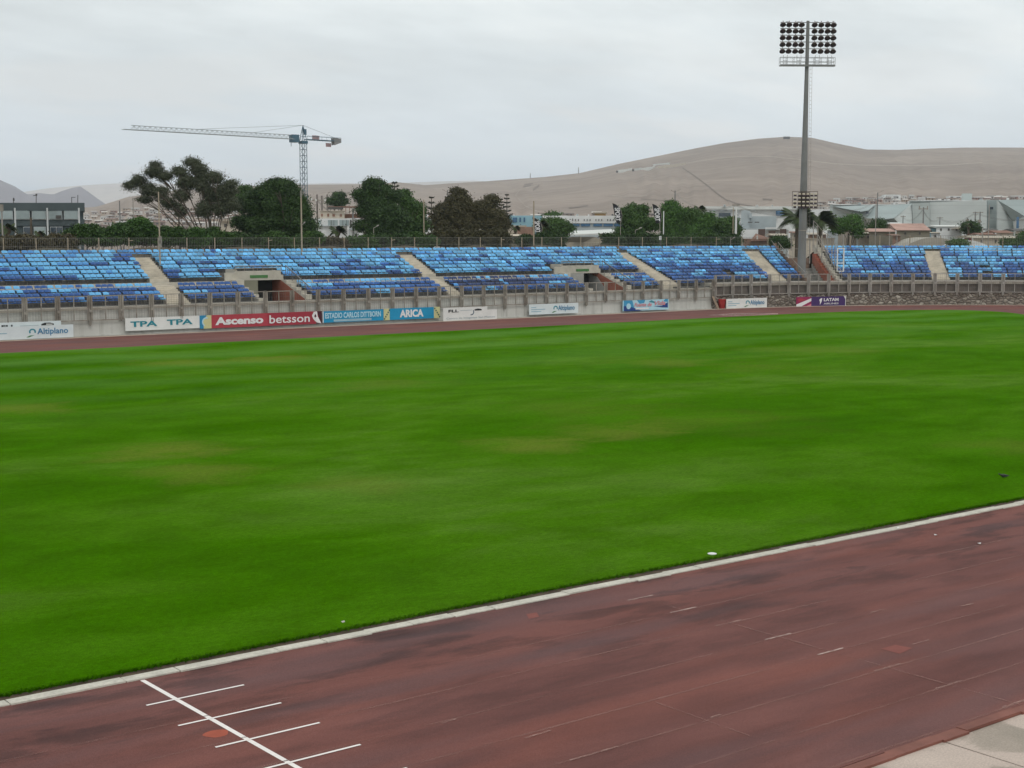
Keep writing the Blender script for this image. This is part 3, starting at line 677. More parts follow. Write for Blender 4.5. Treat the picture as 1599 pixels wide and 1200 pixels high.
n = len(PV); V = np.zeros((len(rest) * n, 3)); FF = []; MI = []
cidx = {'light': 0, 'mid': 1, 'dark': 2, 'navy': 3}
for q, i in enumerate(rest):
    a, R, z, c, *_ = seats[i]; th = rot_of(a); P = np.array(pa(a, R, z + .002)); co, si = math.cos(th), math.sin(th)
    V[q * n:(q + 1) * n, 0] = PV[:, 0] * co - PV[:, 1] * si + P[0]; V[q * n:(q + 1) * n, 1] = PV[:, 0] * si + PV[:, 1] * co + P[1]; V[q * n:(q + 1) * n, 2] = PV[:, 2] + P[2]
    FF += [tuple(q * n + k for k in f) for f in PF]; MI += [cidx[c] if k == 0 else 4 for k in PM]
me = bpy.data.meshes.new('stadium_seats'); me.from_pydata(V.tolist(), [], FF)
for k in ('light', 'mid', 'dark', 'navy'): me.materials.append(SM[k])
me.materials.append(M['steel']); me.polygons.foreach_set('material_index', MI); me.polygons.foreach_set('use_smooth', [len(f) == 4 for f in FF]); me.update()
o = bpy.data.objects.new('stadium_seats', me); COL.objects.link(o); tag(o, 'rows of light and dark blue plastic seats filling the rest of the grandstand', 'seats', kind='stuff')
# the steel rails the seats are bolted to
t = MB()
def rails(R, z, segs):
    for a0, a1 in segs:
        if a1 > a0: t = MB(); t.sweep(a0, a1, R + .1, R + .17, z + .27, z + .345, step=2); sbuild(t, 'seat_rail', M['steel'])
for R0, R1, z in LOW:
    R = R0 + .42; rails(R, z, [(31, A_L(R)), (A_R(R) + .1, V1[0] - .5), (V1[1] + .6, B_L(R)), (B_R(R) + .1, V2[0] - .5), (V2[1] + .6, C_L(R))])
for j, (R0, R1, z) in enumerate(UPR):
    R = R0 + .42; rails(R, z, [(31, A_L(R)), (A_R(R) + .1, V1[0] - 1.2), (V1[1] + .5, B_L(R)), (B_R(R) + .1, V2[0] - 1.2), (V2[1] + .5, C_L(R))])
for R0, R1, z in CUR:
    R = R0 + .45; rails(R, z, [(C_R(R) + .1, D_L(R)), (D_R(R) + .1, G_L(R) - .15), (G_R(R) + .15, E_L(R)), (E_R(R) + .1, 160)])

# ---------------------------------------------------------------- fence on the front wall
def front_fence(name, a_start, a_end, zt, zm, zb, m, label, low_post, wires_low=True):
    L = 2.5; nb = int(round((a_end - a_start) / L)); L = (a_end - a_start) / nb
    root = empty(name, pa(a_start, 47.8, 0), 0, label, 'fence'); off = np.array(root.location)
    Rf = 47.78
    for i in range(nb):
        a0 = a_start + i * L + .17; a1 = a_start + (i + 1) * L - .17; am = (a0 + a1) / 2
        t = MB(); f = .045
        for a in (a0, am, a1):
            q = pa(a, Rf, 0); w = f if a != am else .032; th = rot_of(a)
            t.sweep(a - w / 1.0, a + w / 1.0, Rf - .03, Rf + .03, zb, zt, step=9)
        for z, w in ((zt, .035), (zm, .045), (zb, .04)): t.sweep(a0, a1, Rf - .036, Rf + .036, z - w, z + w, step=9)
        t.v = [(x - off[0], y - off[1], z) for x, y, z in t.v]; t.build('panel_frame', m, root)
        t = MB(); na = max(4, int((a1 - a0) / .2))
        for k in range(1, na):
            a = a0 + (a1 - a0) * k / na; q = pa(a, Rf, 0); t.box(q[0] - .004, q[0] + .004, q[1] - .004, q[1] + .004, zb, zt)
        for z in np.arange(zb + .15, zt, .3): t.tube(pa(a0, Rf, z), pa(a1, Rf, z), .004, n=4, cap=False)
        t.v = [(x - off[0], y - off[1], z) for x, y, z in t.v]; t.build('mesh_infill', M['wire'], root)
    for i in range(nb + 1):
        a = a_start + i * L; t = MB()
        zt2 = zt + .06; lp = low_post(i)
        t.sweep(a - .1, a - .04, Rf - .08, Rf + .1, lp + .1, zt2, step=9); t.sweep(a + .04, a + .1, Rf - .08, Rf + .1, lp + .1, zt2, step=9)
        t.sweep(a - .04, a + .04, Rf + .0, Rf + .05, lp, zt2 - .1, step=9); t.sweep(a - .11, a + .11, Rf - .1, Rf - .05, zm - .3, zm - .1, step=9)
        t.v = [(x - off[0], y - off[1], z) for x, y, z in t.v]; t.build('post', M['steel_light'] if zt > 3.3 else m, root)
front_fence('perimeter_fence', 31.2, 111.2, 3.06, 2.13, 1.24, M['steel'], 'long grey steel mesh fence bolted to the pale straight front wall', lambda i: [1.0, .8, 1.1, .85][i % 4])
front_fence('perimeter_fence', 111.45, 161.45, 3.45, 2.6, 1.42, M['steel_light'], 'curved steel mesh fence above the rubble stone wall of the bend', lambda i: 1.0)

# ---------------------------------------------------------------- fence behind the top row
def back_fence(a0, a1, zt, label, lean=False):
    root = empty('boundary_fence', pa(a0, 61, 5.78), 0, label, 'fence'); off = np.array(root.location)
    n = int(round((a1 - a0) / 2.75)); R = 60.9
    for i in range(n + 1):
        t = MB(); a = a0 + (a1 - a0) * i / n; t.tube(pa(a, R, 5.75), pa(a, R, zt + .03), .045, n=6)
        if i % 5 == 3: t.tube(pa(a, R, zt - .25), pa(a + .35, R - .1, zt - .2), .03)
        t.v = [(x - off[0], y - off[1], z - off[2]) for x, y, z in t.v]; t.build('post', M['bark_post'], root)
    t = MB()
    t = MB(); k = int((a1 - a0) / .16)
    for i in range(k):
        q = pa(a0 + (a1 - a0) * i / k, R, 0); t.box(q[0] - .008, q[0] + .008, q[1] - .008, q[1] + .008, 5.8, zt)
    for z, w in ((zt, .014), (6.72, .012), (6.0, .014)): 
        for i in range(n): t.tube(pa(a0 + (a1 - a0) * i / n, R, z), pa(a0 + (a1 - a0) * (i + 1) / n, R, z), w, n=4, cap=False)
    t.v = [(x - off[0], y - off[1], z - off[2]) for x, y, z in t.v]; t.build('bars', M['wire'], root)
back_fence(31.0, 126.0, 7.42, 'tall barred boundary fence behind the top row of the straight stand')
back_fence(131.4, 160.0, 7.6, 'thin barred boundary fence behind the top row right of the floodlight')
# ================================================================== BOARDS AND LETTERING
def letters(text, x0, x1, z0, z1, m, parent, y=-.02, bold=0.0, name='lettering', shear=0.0):
    cu = bpy.data.curves.new('txt', 'FONT'); cu.body = text; cu.size = 1; cu.offset = bold; cu.extrude = 0.004; cu.shear = shear; cu.resolution_u = 3
    o = bpy.data.objects.new('txt', cu); COL.objects.link(o); dg = bpy.context.evaluated_depsgraph_get(); dg.update()
    me = bpy.data.meshes.new_from_object(o.evaluated_get(dg)); bpy.data.objects.remove(o)
    n = len(me.vertices); co = np.zeros(n * 3); me.vertices.foreach_get('co', co); co = co.reshape(-1, 3)
    mn, mx = co.min(0), co.max(0); out = np.zeros_like(co)
    out[:, 0] = x0 + (co[:, 0] - mn[0]) / (mx[0] - mn[0]) * (x1 - x0); out[:, 2] = z0 + (co[:, 1] - mn[1]) / (mx[1] - mn[1]) * (z1 - z0); out[:, 1] = y - (co[:, 2] - mn[2]) * 1.0
    me.vertices.foreach_set('co', out.ravel()); me.materials.clear(); me.materials.append(m); me.update()
    r = bpy.data.objects.new(name, me); COL.objects.link(r); r.parent = parent; return r
def flat(col, rough=.55, var=.05): return mat('printed_vinyl', col, rough, var, 1.5, stain=scl(col, .6), stain_amt=.2, bump=.3)
K = {'w': flat((0.76, 0.76, 0.73)), 'w2': flat((0.68, 0.74, 0.75)), 'teal': flat((0.02, 0.24, 0.30)), 'red': flat((0.42, 0.045, 0.065)), 'red2': flat((0.35, 0.03, 0.05)), 'white': flat((0.78, 0.76, 0.76)),
     'blue': flat((0.01, 0.28, 0.50)), 'blue2': flat((0.02, 0.24, 0.44)), 'pale': flat((0.45, 0.68, 0.78)), 'yel': flat((0.62, 0.58, 0.30)), 'alti': flat((0.03, 0.20, 0.38)), 'tealg': flat((0.05, 0.27, 0.34)), 'grn': flat((0.06, 0.20, 0.08)),
     'blk': flat((0.02, 0.02, 0.022)), 'maroon': flat((0.06, 0.01, 0.02)), 'cy': flat((0.05, 0.30, 0.52)), 'nav': flat((0.015, 0.05, 0.22)), 'pink': flat((0.66, 0.25, 0.28)), 'gry': flat((0.36, 0.42, 0.45)),
     'pur': flat((0.055, 0.022, 0.12)), 'crim': flat((0.30, 0.02, 0.09)), 'dgrn': flat((0.02, 0.10, 0.10)), 'lt': flat((0.30, 0.46, 0.54))}
def board(label, p_l, p_r, Y=None, R=None, thick=.05):
    """p = (px, ytop, ybottom) of the left and right ends in the survey; Y straight plane or R in the bend"""
    g = (lambda x, y: atY(x, y, Y)) if R is None else (lambda x, y: atR(x, y, R))
    lt, lb, rt, rb = g(p_l[0], p_l[1]), g(p_l[0], p_l[2]), g(p_r[0], p_r[1]), g(p_r[0], p_r[2])
    d = rb[:2] - lb[:2]; Lh = math.hypot(*d); ang = math.atan2(d[1], d[0]); zb = max(0.03, (lb[2] + rb[2]) / 2); zt = (lt[2] + rt[2]) / 2
    r = empty('advertising_board', (lb[0], lb[1], 0), ang, label, 'advertising board'); return r, Lh, zb, zt
def panel(r, x0, x1, z0, z1, m, name='panel', y0=-.0, y1=.045):
    mb = MB(); nx = max(2, int((x1 - x0) / .5)); rr = random.Random(int(x0 * 100 + z0 * 10))   # sheeting slightly uneven
    for i in range(nx):
        a, b = x0 + (x1 - x0) * i / nx, x0 + (x1 - x0) * (i + 1) / nx
        mb.hexa([(a, y0, z0), (b, y0, z0), (b, y1, z0), (a, y1, z0), (a, y0, z1), (b, y0, z1), (b, y1, z1), (a, y1, z1)])
    return mb.build(name, m, r)
def shape(r, pts, m, name, y=-.012, th=.01):
    mb = MB(); mb.prism([(x, y, z) for x, z in pts], (0, th, 0)); return mb.build(name, m, r)
def ring(cx, cz, r0, r1, t0, t1, n=18, sx=1.0):
    o = [(cx + r1 * math.cos(t0 + (t1 - t0) * i / n) * sx, cz + r1 * math.sin(t0 + (t1 - t0) * i / n)) for i in range(n + 1)]
    return o + [(cx + r0 * math.cos(t1 + (t0 - t1) * i / n) * sx, cz + r0 * math.sin(t1 + (t0 - t1) * i / n)) for i in range(n + 1)]
def ringshape(r, cx, cz, r0, r1, t0, t1, m, name, y=-.012, sx=1.0, n=18):
    mb = MB()
    for i in range(n):
        a, b = t0 + (t1 - t0) * i / n, t0 + (t1 - t0) * (i + 1) / n
        q = [(cx + rr * math.cos(t) * sx, cz + rr * math.sin(t)) for rr, t in ((r0, a), (r1, a), (r1, b), (r0, b))]
        mb.prism([(x, y, z) for x, z in q], (0, .008, 0))
    return mb.build(name, m, r)
def altiplano(r, L, zb, zt, x_logo, x_t0, x_t1, small=True):
    h = zt - zb
    ringshape(r, x_logo, zb + h * .55, h * .13, h * .24, -.5, math.pi + .6, K['tealg'], 'logo', sx=1.15)
    shape(r, [(x_logo - h * .5, zb + h * .13), (x_logo - h * .2, zb + h * .27), (x_logo + h * .15, zb + h * .27), (x_logo - .05, zb + h * .2), (x_logo - h * .3, zb + h * .12)], K['grn'], 'logo')
    letters('Altiplano', x_t0, x_t1, zb + h * .20, zb + h * .80, K['alti'], r, bold=.012)
    if small:
        for i, (a, b) in enumerate(((.04, .14), (.04, .32), (.04, .24))):
            z = zb + h * (.66 - .2 * i); shape(r, [(L * a, z), (L * b, z), (L * b, z + h * .07), (L * a, z + h * .07)], K['lt'], 'small_print')
# 1. two boards at the left edge
r, L, zb, zt = board('pale board with Altiplano lettering at the left end, overlapping a taller board', (-40, 512.5, 532), (115, 507, 528), Y=106.05)
panel(r, 0, L, zb, zt, K['w2']); fx = lambda px: atY(px, 515, 106.05)[0] - r.location.x
altiplano(r, L, zb, zt, fx(50.5), fx(58), fx(106)); 
r, L, zb, zt = board('taller white board with FLL lettering and car drawing, behind the leftmost board', (-40, 506.5, 528), (96, 500.5, 527), Y=106.3)
panel(r, 0, L, zb, zt, K['w2']); fx = lambda px: atY(px, 505, 106.3)[0] - r.location.x
letters('FLL', fx(2), fx(24), zt - .42, zt - .17, K['blk'], r, bold=.03); h = zt - .3
shape(r, [(fx(31), h), (fx(60), h), (fx(60), h + .035), (fx(31), h + .035)], K['gry'], 'small_print')
shape(r, [(fx(64.5), h - .02), (fx(84), h - .02), (fx(84), h + .1), (fx(78), h + .19), (fx(70), h + .19), (fx(64.5), h + .1)], K['blk'], 'car_drawing')
shape(r, [(fx(72), h + .04), (fx(82), h + .04), (fx(81.5), h + .09), (fx(72), h + .12)], K['w'], 'car_drawing', y=-.025)
# 2. TPA
r, L, zb, zt = board('white board with teal letters TPA printed twice', (196, 498, 517.3), (312, 492.7, 512.7), Y=107.2)
panel(r, 0, L, zb, zt, K['w']); h = zt - zb
letters('TPA', L * .065, L * .42, zb + h * .30, zb + h * .74, K['teal'], r, bold=.03); letters('TPA', L * .55, L * .90, zb + h * .34, zb + h * .78, K['teal'], r, bold=.03)
# 3. yellow-blue emblem + Ascenso + betsson banner
r, L, zb, zt = board('long red banner reading Ascenso and betsson with yellow and blue emblem end', (312.3, 492.7, 513), (502.5, 486.5, 506.5), Y=107.15)
h = zt - zb; fx = lambda px: atY(px, 500, 107.15)[0] - r.location.x
panel(r, 0, fx(330), zb, zt, K['blue2'], 'emblem_panel'); shape(r, [(fx(318), zb), (fx(330), zb), (fx(330), zt), (fx(323), zt), (fx(317), zb + h * .6)], K['yel'], 'emblem')
ringshape(r, fx(322), zb + h * .5, h * .26, h * .36, 1.2, 4.2, K['pale'], 'emblem', y=-.024)
panel(r, fx(330) + .004, fx(418), zb, zt, K['red'], 'banner'); panel(r, fx(418) + .004, L, zb, zt, K['red2'], 'banner')
letters('Ascenso', fx(336), fx(411), zb + h * .22, zb + h * .82, K['white'], r, bold=.045); letters('betsson', fx(420.5), fx(483.5), zb + h * .18, zb + h * .82, K['white'], r, bold=.012)
shape(r, [(fx(493), zb), (L, zb), (L, zt), (fx(495), zt), (fx(498), zb + h * .5)], K['maroon'], 'ball_panel')
shape(r, [(fx(487), zb + h * .66), (fx(490), zb + h * .96), (fx(495), zt), (fx(496), zb + h * .6), (fx(501.5), zb + h * .02), (fx(494), zb + h * .12), (fx(489), zb + h * .4)], K['white'], 'ball', y=-.024)
shape(r, [(fx(490.5), zb + h * .62), (fx(492.5), zb + h * .8), (fx(494), zb + h * .6), (fx(492), zb + h * .5)], K['maroon'], 'ball', y=-.036)
# 4. estadio + arica
r, L, zb, zt = board('turquoise banner reading ESTADIO CARLOS DITTBORN beside the ARICA banner', (504, 487.5, 505.3), (599, 482.5, 499.8), Y=107.15)
h = zt - zb; panel(r, 0, L, zb, zt, K['blue'], 'banner'); fx = lambda px: atY(px, 495, 107.15)[0] - r.location.x
shape(r, [(0, zb), (.08, zb), (.08, zt), (0, zt)], K['white'], 'hem')
letters('ESTADIO CARLOS DITTBORN', fx(507.5), fx(594.5), zb + h * .36, zb + h * .86, K['pale'], r, bold=.035)
shape(r, [(fx(521), zb + h * .06), (fx(580), zb + h * .06), (fx(580), zb + h * .26), (fx(521), zb + h * .26)], K['lt'], 'small_print')
r, L, zb, zt = board('turquoise ARICA banner with pale yellow ends and green diamonds', (599.3, 482.5, 500.5), (687, 479.5, 496.8), Y=107.15)
h = zt - zb; fx = lambda px: atY(px, 490, 107.15)[0] - r.location.x
panel(r, 0, fx(608.5), zb, zt, K['yel'], 'banner'); panel(r, fx(608.5) + .004, fx(677.5), zb, zt, K['blue'], 'banner'); panel(r, fx(677.5) + .004, L, zb, zt, K['yel'], 'banner')
letters('ARICA', fx(624), fx(661), zb + h * .18, zb + h * .86, K['white'], r, bold=.045)
for a, b, d in ((600.5, 608, 1), (679, 686.5, -1)):
    for k in range(5):
        q = k / 4; cx = fx(a + (b - a) * q); cz = zb + h * ((.12 + .74 * q) if d > 0 else (.86 - .74 * q)); s = .09
        shape(r, [(cx - s, cz), (cx, cz - s), (cx + s, cz), (cx, cz + s)], K['dgrn'], 'diamond')
# 5. white board
r, L, zb, zt = board('white stepped board with FLL, grey hook emblem and faint lettering', (692.3, 480.5, 503), (776, 479.0, 499.2), Y=106.1)
h = zt - zb; fx = lambda px: atY(px, 490, 106.1)[0] - r.location.x
panel(r, 0, fx(761), zb, zt, K['w']); panel(r, fx(761) + .003, L, zb, zt - .30, K['w'])
letters('FLL', fx(700), fx(716), zt - .42, zt - .18, K['blk'], r, bold=.03); q = zt - .28
shape(r, [(fx(741), q - .06), (fx(752), q - .06), (fx(752), q + .06), (fx(746), q + .12), (fx(741), q + .05)], K['blk'], 'car_drawing'); shape(r, [(fx(719), q - .02), (fx(737), q - .02), (fx(737), q + .02), (fx(719), q + .02)], K['gry'], 'small_print')
ringshape(r, fx(736), zb + h * .62, h * .16, h * .24, -1.9, .7, flat((.12, .16, .2)), 'hook_emblem', sx=1.1)
letters('Centro de Imagenes San Marcos', fx(697), fx(773), zb + h * .1, zb + h * .28, K['gry'], r)
# 6. altiplano on the wall
r, L, zb, zt = board('pale Altiplano board on the grey wall below the second entrance', (826.3, 476.5, 492), (903, 472.5, 489), Y=107.0)
panel(r, 0, L, zb, zt, K['w2']); altiplano(r, L, zb, zt, L * .53, L * .58, L * .92)
# 7. blue water banner
r, L, zb, zt = board('blue and white banner with pink script and swirls', (972.5, 470, 486.5), (1044, 467, 483.5), Y=107.1)
h = zt - zb; panel(r, 0, L, zb, zt, K['pale'], 'banner')
shape(r, [(L * .02, zb), (L * .26, zb), (L * .20, zt), (L * .02, zt)], K['cy'], 'swirl'); shape(r, [(L * .02, zb), (L * .4, zb), (L * .2, zb + h * .35), (L * .02, zb + h * .5)], K['nav'], 'swirl', y=-.02)
ringshape(r, L * .12, zb + h * .45, 0.0, h * .28, 0, 6.28, K['pale'], 'emblem', y=-.03)
shape(r, [(L * .30, zt), (L * .36, zb + h * .65), (L * .46, zb + h * .72), (L * .48, zt)], K['cy'], 'swirl'); shape(r, [(L * .56, zb + h * .8), (L * .7, zb + h * .62), (L * .72, zb + h * .7), (L * .62, zb + h * .95)], K['tealg'], 'swirl')
shape(r, [(L * .66, zb + h * .36), (L * .84, zb + h * .36), (L * .98, zb + h * .7), (L * .98, zb + h * .18), (L * .86, zb + h * .22)], K['nav'], 'swirl', y=-.02); shape(r, [(L * .88, zb + h * .8), (L * .98, zb + h * .72), (L * .98, zt), (L * .92, zt)], K['cy'], 'swirl')
letters('Fuente de', L * .24, L * .62, zb + h * .38, zb + h * .74, K['pink'], r, y=-.035, bold=.02, shear=.3); letters('Vida', L * .68, L * .92, zb + h * .44, zb + h * .86, K['pink'], r, y=-.035, bold=.02, shear=.3)
shape(r, [(L * .27, zb + h * .12), (L * .56, zb + h * .12), (L * .56, zb + h * .26), (L * .27, zb + h * .26)], K['white'], 'small_print', y=-.03)
# 8. altiplano on the bend, red barrel, plank
r, L, zb, zt = board('short pale Altiplano board beside the red barrel', (1134.3, 467.5, 482.0), (1197.5, 465.0, 480.6), R=46.75)
panel(r, 0, L, zb, zt, K['w']); altiplano(r, L, zb, zt, L * .52, L * .58, L * .93)
p = atR(1127.5, 480, 47.35); mb = MB(); mb.lathe([(0, 0), (.30, 0), (.33, .05), (.37, .45), (.385, .50), (.385, .54), (.41, .9), (.43, .96), (.42, .99), (.38, .97), (.36, .92), (0, .9)], 20)
mb.build('barrel', mat('red_plastic', (.38, .03, .03), .45, .2, 2.0), loc=(p[0], p[1], .012), smooth=True, label='red tapered plastic barrel against the stone wall beside the short board', cat='barrel')
p = atR(1120, 480, 47.2); mb = MB(); mb.hexa([(0, 0, 0), (.35, 0, 0), (.35, .05, 0), (0, .05, 0), (-.35, .45, 1.3), (-.0, .45, 1.3), (-.0, .5, 1.3), (-.35, .5, 1.3)])
mb.build('leaning_board', mat('old_plywood', (.27, .2, .145), .9, .25, 2.0), loc=(p[0], p[1], .012), label='weathered plywood board leaning where grey wall meets stone wall', cat='board')
# 9. LATAM
r, L, zb, zt = board('purple LATAM AIRLINES board with crimson and white stripes at one end', (1243.3, 464.0, 478.3), (1320.5, 463.2, 478.0), R=46.75)
h = zt - zb; panel(r, 0, L * .30, zb, zt, K['crim'], 'stripe_panel'); panel(r, L * .30 + .003, L, zb, zt, K['pur'])
shape(r, [(0, zb), (L * .1, zb), (L * .30, zb + h * .55), (L * .30, zb + h * .85), (0, zb + h * .2)], K['white'], 'stripe'); shape(r, [(L * .2, zb), (L * .30, zb), (L * .30, zb + h * .25)], K['pink'], 'stripe')
shape(r, [(L * .05, zb + h * .5), (L * .2, zb + h * .68), (L * .1, zb + h * .85), (L * .03, zb + h * .8)], K['red'], 'stripe')
letters('LATAM', L * .55, L * .85, zb + h * .50, zb + h * .84, K['white'], r, bold=.03); letters('AIRLINES', L * .55, L * .85, zb + h * .16, zb + h * .34, K['white'], r, bold=.01)
shape(r, [(L * .46, zb + h * .65), (L * .49, zb + h * .82), (L * .52, zb + h * .84), (L * .51, zb + h * .5), (L * .475, zb + h * .12), (L * .475, zb + h * .45)], K['white'], 'logo')
shape(r, [(L * .96, zt), (L, zt), (L, zb), (L * .99, zb), (L * .99, zt - h * .3)], K['w'], 'edge_trim')
# the white metal frame in front of the right-hand block
q = atR(1312, 424, 50.2); fr = empty('metal_frame', tuple(q), rot_of(inv(q)[0]), 'white rectangular metal frame standing in front of the right-hand seats', 'frame')
s = 160 / F_PX; mb = MB(); w, hh, lo = 11 * s, 36 * s, 13 * s
for x in (-w / 2, w / 2): mb.box(x - .06, x + .06, -.05, .05, 0, hh)
for z in (0, lo, hh): mb.box(-w / 2 - .058, w / 2 + .058, -.045, .045, z - .05, z + .05)
mb.build('frame_bars', M['white'], fr)

# ================================================================== FLOODLIGHT MAST
base = atR(1251, 438, 51.5); base[2] = 0
Dm = base @ DH
def mz(y): return W(1257, y, Dm)[2]
tower = empty('floodlight_mast', tuple(base), math.atan2(RT[1], RT[0]), 'tall grey floodlight mast rising from the gap between seat blocks', 'floodlight')
tower.rotation_euler[1] = math.radians(0.35)
zt = mz(33); z1 = mz(100); u = Dm / F_PX
mb = MB(); mb.lathe([(.54, 0), (.52, 1.9), (.48, 2.0), (.41, mz(310)), (.31, mz(215)), (.205, z1), (.18, zt - .3), (.165, zt), (0, zt)], 12); mb.build('mast', M['mast'], tower, smooth=False)
mb = MB(); mb.lathe([(.465, mz(361)), (.465, mz(359.5))], 12); mb.lathe([(.42, mz(300)), (.42, mz(299))], 12); mb.build('joint_ring', M['steel'], tower)
mb = MB(); z = 3.0
while z < z1: k = .27 * (z - 3) / (z1 - 3); mb.box(.60 - k, .84 - k, -.015, .015, z, z + .025); z += .42
for x in (.60, .84): mb.tube((x, 0, 3), (x - .27, 0, z1), .014, n=4)
mb.build('ladder', M['steel'], tower)
lamp0 = None
hw = 42 * u
for i, y in enumerate((36, 45.5, 56, 66.5, 77)):
    z = mz(y); mb = MB(); mb.box(-hw, hw, -.05, .05, z, z + .07); mb.build('crossarm', M['mast'], tower)
mb = MB()
for x in (-38 * u, 38 * u): mb.tube((x, 0, mz(80)), (x, 0, mz(33)), .03, n=4)
for x in (-31, -14, 13, 30): mb.box(x * u - .2, x * u + .2, -.03, .03, mz(36), mz(34.2)); 
mb.build('head_frame', M['mast'], tower)
def lamp_parts():
    mb = MB()       # bowl opens down towards the pitch (local -y)
    Mx = Matrix.Rotation(math.radians(-38), 4, 'X')
    mb.lathe([(0, .38), (.09, .36), (.14, .27), (.24, .18), (.325, .02), (.34, -.02), (.32, -.03)], 14, 0, Mx); mb.box(-.03, .03, -.02, .02, .25, .45, 0)
    g = MB(); g.lathe([(0, -.10), (.14, -.085), (.25, -.045), (.315, -.015)], 14, 0, Mx); return mb, g
for i, y in enumerate((39.5, 49.5, 60, 70.5, 81)):
    for k, x in enumerate((-36.5, -27, -17, -7.8 - 0, 12, 22, 32, 41)):
        a = empty('lamp', ((x - 2.2) * u, -.22, mz(y) - .02)); a.parent = tower
        if lamp0 is None:
            m1, m2 = lamp_parts(); lamp0 = (m1.build('housing', M['bronze'], a, smooth=True), m2.build('lens', M['lampglass'], a, smooth=True))
        else:
            for c in lamp0: o = c.copy(); COL.objects.link(o); o.parent = a
zp = mz(104); mb = MB(); mb.box(-hw, hw, -.45, .25, zp, zp + .09); mb.box(-hw, hw, -.47, -.45, zp - .06, zp + .16); mb.build('platform', M['mast'], tower)
mb = MB(); zr = mz(90.5)
for yy in (-.45, .25):
    for zz in (zr, (zr + zp) / 2): mb.tube((-hw, yy, zz), (hw, yy, zz), .022, n=4)
    for k in range(9): mb.tube((-hw + 2 * hw * k / 8, yy, zp), (-hw + 2 * hw * k / 8, yy, zr), .02, n=4)
for x in (-34, -13, 15, 34):
    for q in (-.22, .22): mb.tube((x * u + q, -.2, zp), (x * u + q, -.2, zr + .25), .02, n=4)
    for zz in (zp + .3, zp + .6, zp + .95): mb.tube((x * u - .22, -.2, zz), (x * u + .22, -.2, zz), .02, n=4)
mb.build('platform_railing', M['mast'], tower)
# low cluster of box floodlights round the mast
z0_, z1_ = mz(325.5), mz(299.5); x0_, x1_ = -18.5 * u, 20.5 * u
mb = MB()
for z in (z0_, z1_): mb.tube((x0_, -.5, z), (x1_, -.5, z), .03, n=4)
for x in (x0_, -5 * u, 7 * u, x1_): mb.tube((x, -.5, z0_), (x, -.5, z1_), .025, n=4)
for z in (mz(307), mz(313), mz(319)): mb.tube((x0_, -.5, z), (x1_, -.5, z), .02, n=4)
mb.box(-.6, .6, -.45, .1, mz(324), mz(301)); mb.build('lamp_frame', mat('dark_frame', (.10, .07, .055), .7, .2, 2), tower)
bl = None
for y in (304.5, 310.5, 316.5, 322.5):
    for x in (-14.8, -8, -1.5, 5, 11, 17):
        a = empty('box_lamp', (x * u, -.6, mz(y))); a.parent = tower
        if bl is None:
            m1 = MB(); m1.hexa([(-.15, -.12, .0), (.15, -.12, .0), (.14, .1, .0), (-.14, .1, .0), (-.14, -.08, .15), (.14, -.08, .15), (.12, .1, .12), (-.12, .1, .12)]); m2 = MB(); m2.box(-.145, .145, -.14, .06, -.19, -.004)
            bl = (m1.build('housing', mat('cream_lamp_top', (.50, .44, .34), .6, .1, 3), a), m2.build('lens', M['lampglass'], a))
        else:
            for c in bl: o = c.copy(); COL.objects.link(o); o.parent = a
# tall posts of the netting that steps down beside the cut
nt_ = empty('netting_frame', tuple(W(1270, 395, Dm + 3)), 0, 'row of pale posts stepping down beside the floodlight passage', 'fence'); o_ = np.array(nt_.location)
pts = [((1270.5, 345), (1270.5, 392)), ((1276.8, 352), (1276.8, 394)), ((1284.3, 361), (1284.3, 410)), ((1292, 366), (1292, 412)), ((1299.5, 372), (1299.5, 416)), ((1304, 384), (1304, 422)), ((1265, 375), (1265, 412)), ((1236, 362), (1236, 392)), ((1317, 366), (1317, 388))]
for t0, b0 in pts:
    mb = MB(); a = W(*t0, Dm + 2) - o_; b = W(*b0, Dm + 2) - o_; b = np.array([a[0], a[1], b[2]]); mb.tube(b, a, .055); mb.build('post', M['steel_light'], nt_)
mb = MB(); prev = None
for t0, _ in pts[:6]:
    a = W(*t0, Dm + 2) - o_
    if prev is not None: mb.tube(prev, a, .03); mb.tube(prev - ZV * 1.4, a - ZV * 1.4, .02)
    prev = a
mb.build('top_rail', M['steel_light'], nt_)
# left guard panels on the cut
gpn = empty('guard_fence', tuple(W(1214, 392, Dm + 1)), 0, 'low rusty rail fence left of the floodlight above the last seats', 'fence'); o_ = np.array(gpn.location)
mb = MB()
for a_, b_ in (((1212, 389), (1247, 389)), ((1215, 393.5), (1247, 404)), ((1204, 375), (1216, 392))): mb.tube(W(*a_, Dm + 4) - o_, W(*b_, Dm + 4) - o_, .03)
for x in (1218, 1228, 1238, 1247): mb.tube(W(x, 389, Dm + 4) - o_, W(x, 405, Dm + 4) - o_, .025)
mb.build('rails', M['steel'], gpn)

# ================================================================== TOWER CRANE
cb = W(475.5, 367, 430); cb[2] = 0
M['crane'] = mat('blue_crane_paint', (0.055, 0.12, 0.165), .6, .2, .5); M['crane_w'] = mat('pale_crane_paint', (0.30, 0.34, 0.35), .6, .12, .5)
crane = empty('tower_crane', tuple(cb), 0, 'blue tower crane with long pale jib rising behind the trees', 'crane')
def cz(y): return CAMZ + (367 - y) / F_PX * 430
top_m = cz(224)
mb = MB(); s = .74; z = 0.0
for sx in (-s, s):
    for sy in (-s, s): mb.tube((sx, sy, 0), (sx, sy, top_m), .095, n=4)
while z < top_m - 1.7:
    c = [(-s, -s), (s, -s), (s, s), (-s, s)]
    for i in range(4):
        a, b = c[i], c[(i + 1) % 4]; mb.tube((*a, z), (*b, z), .055, n=4); 
        mb.tube((*a, z), (*b, z + 1.7), .045, n=4)
    z += 1.7
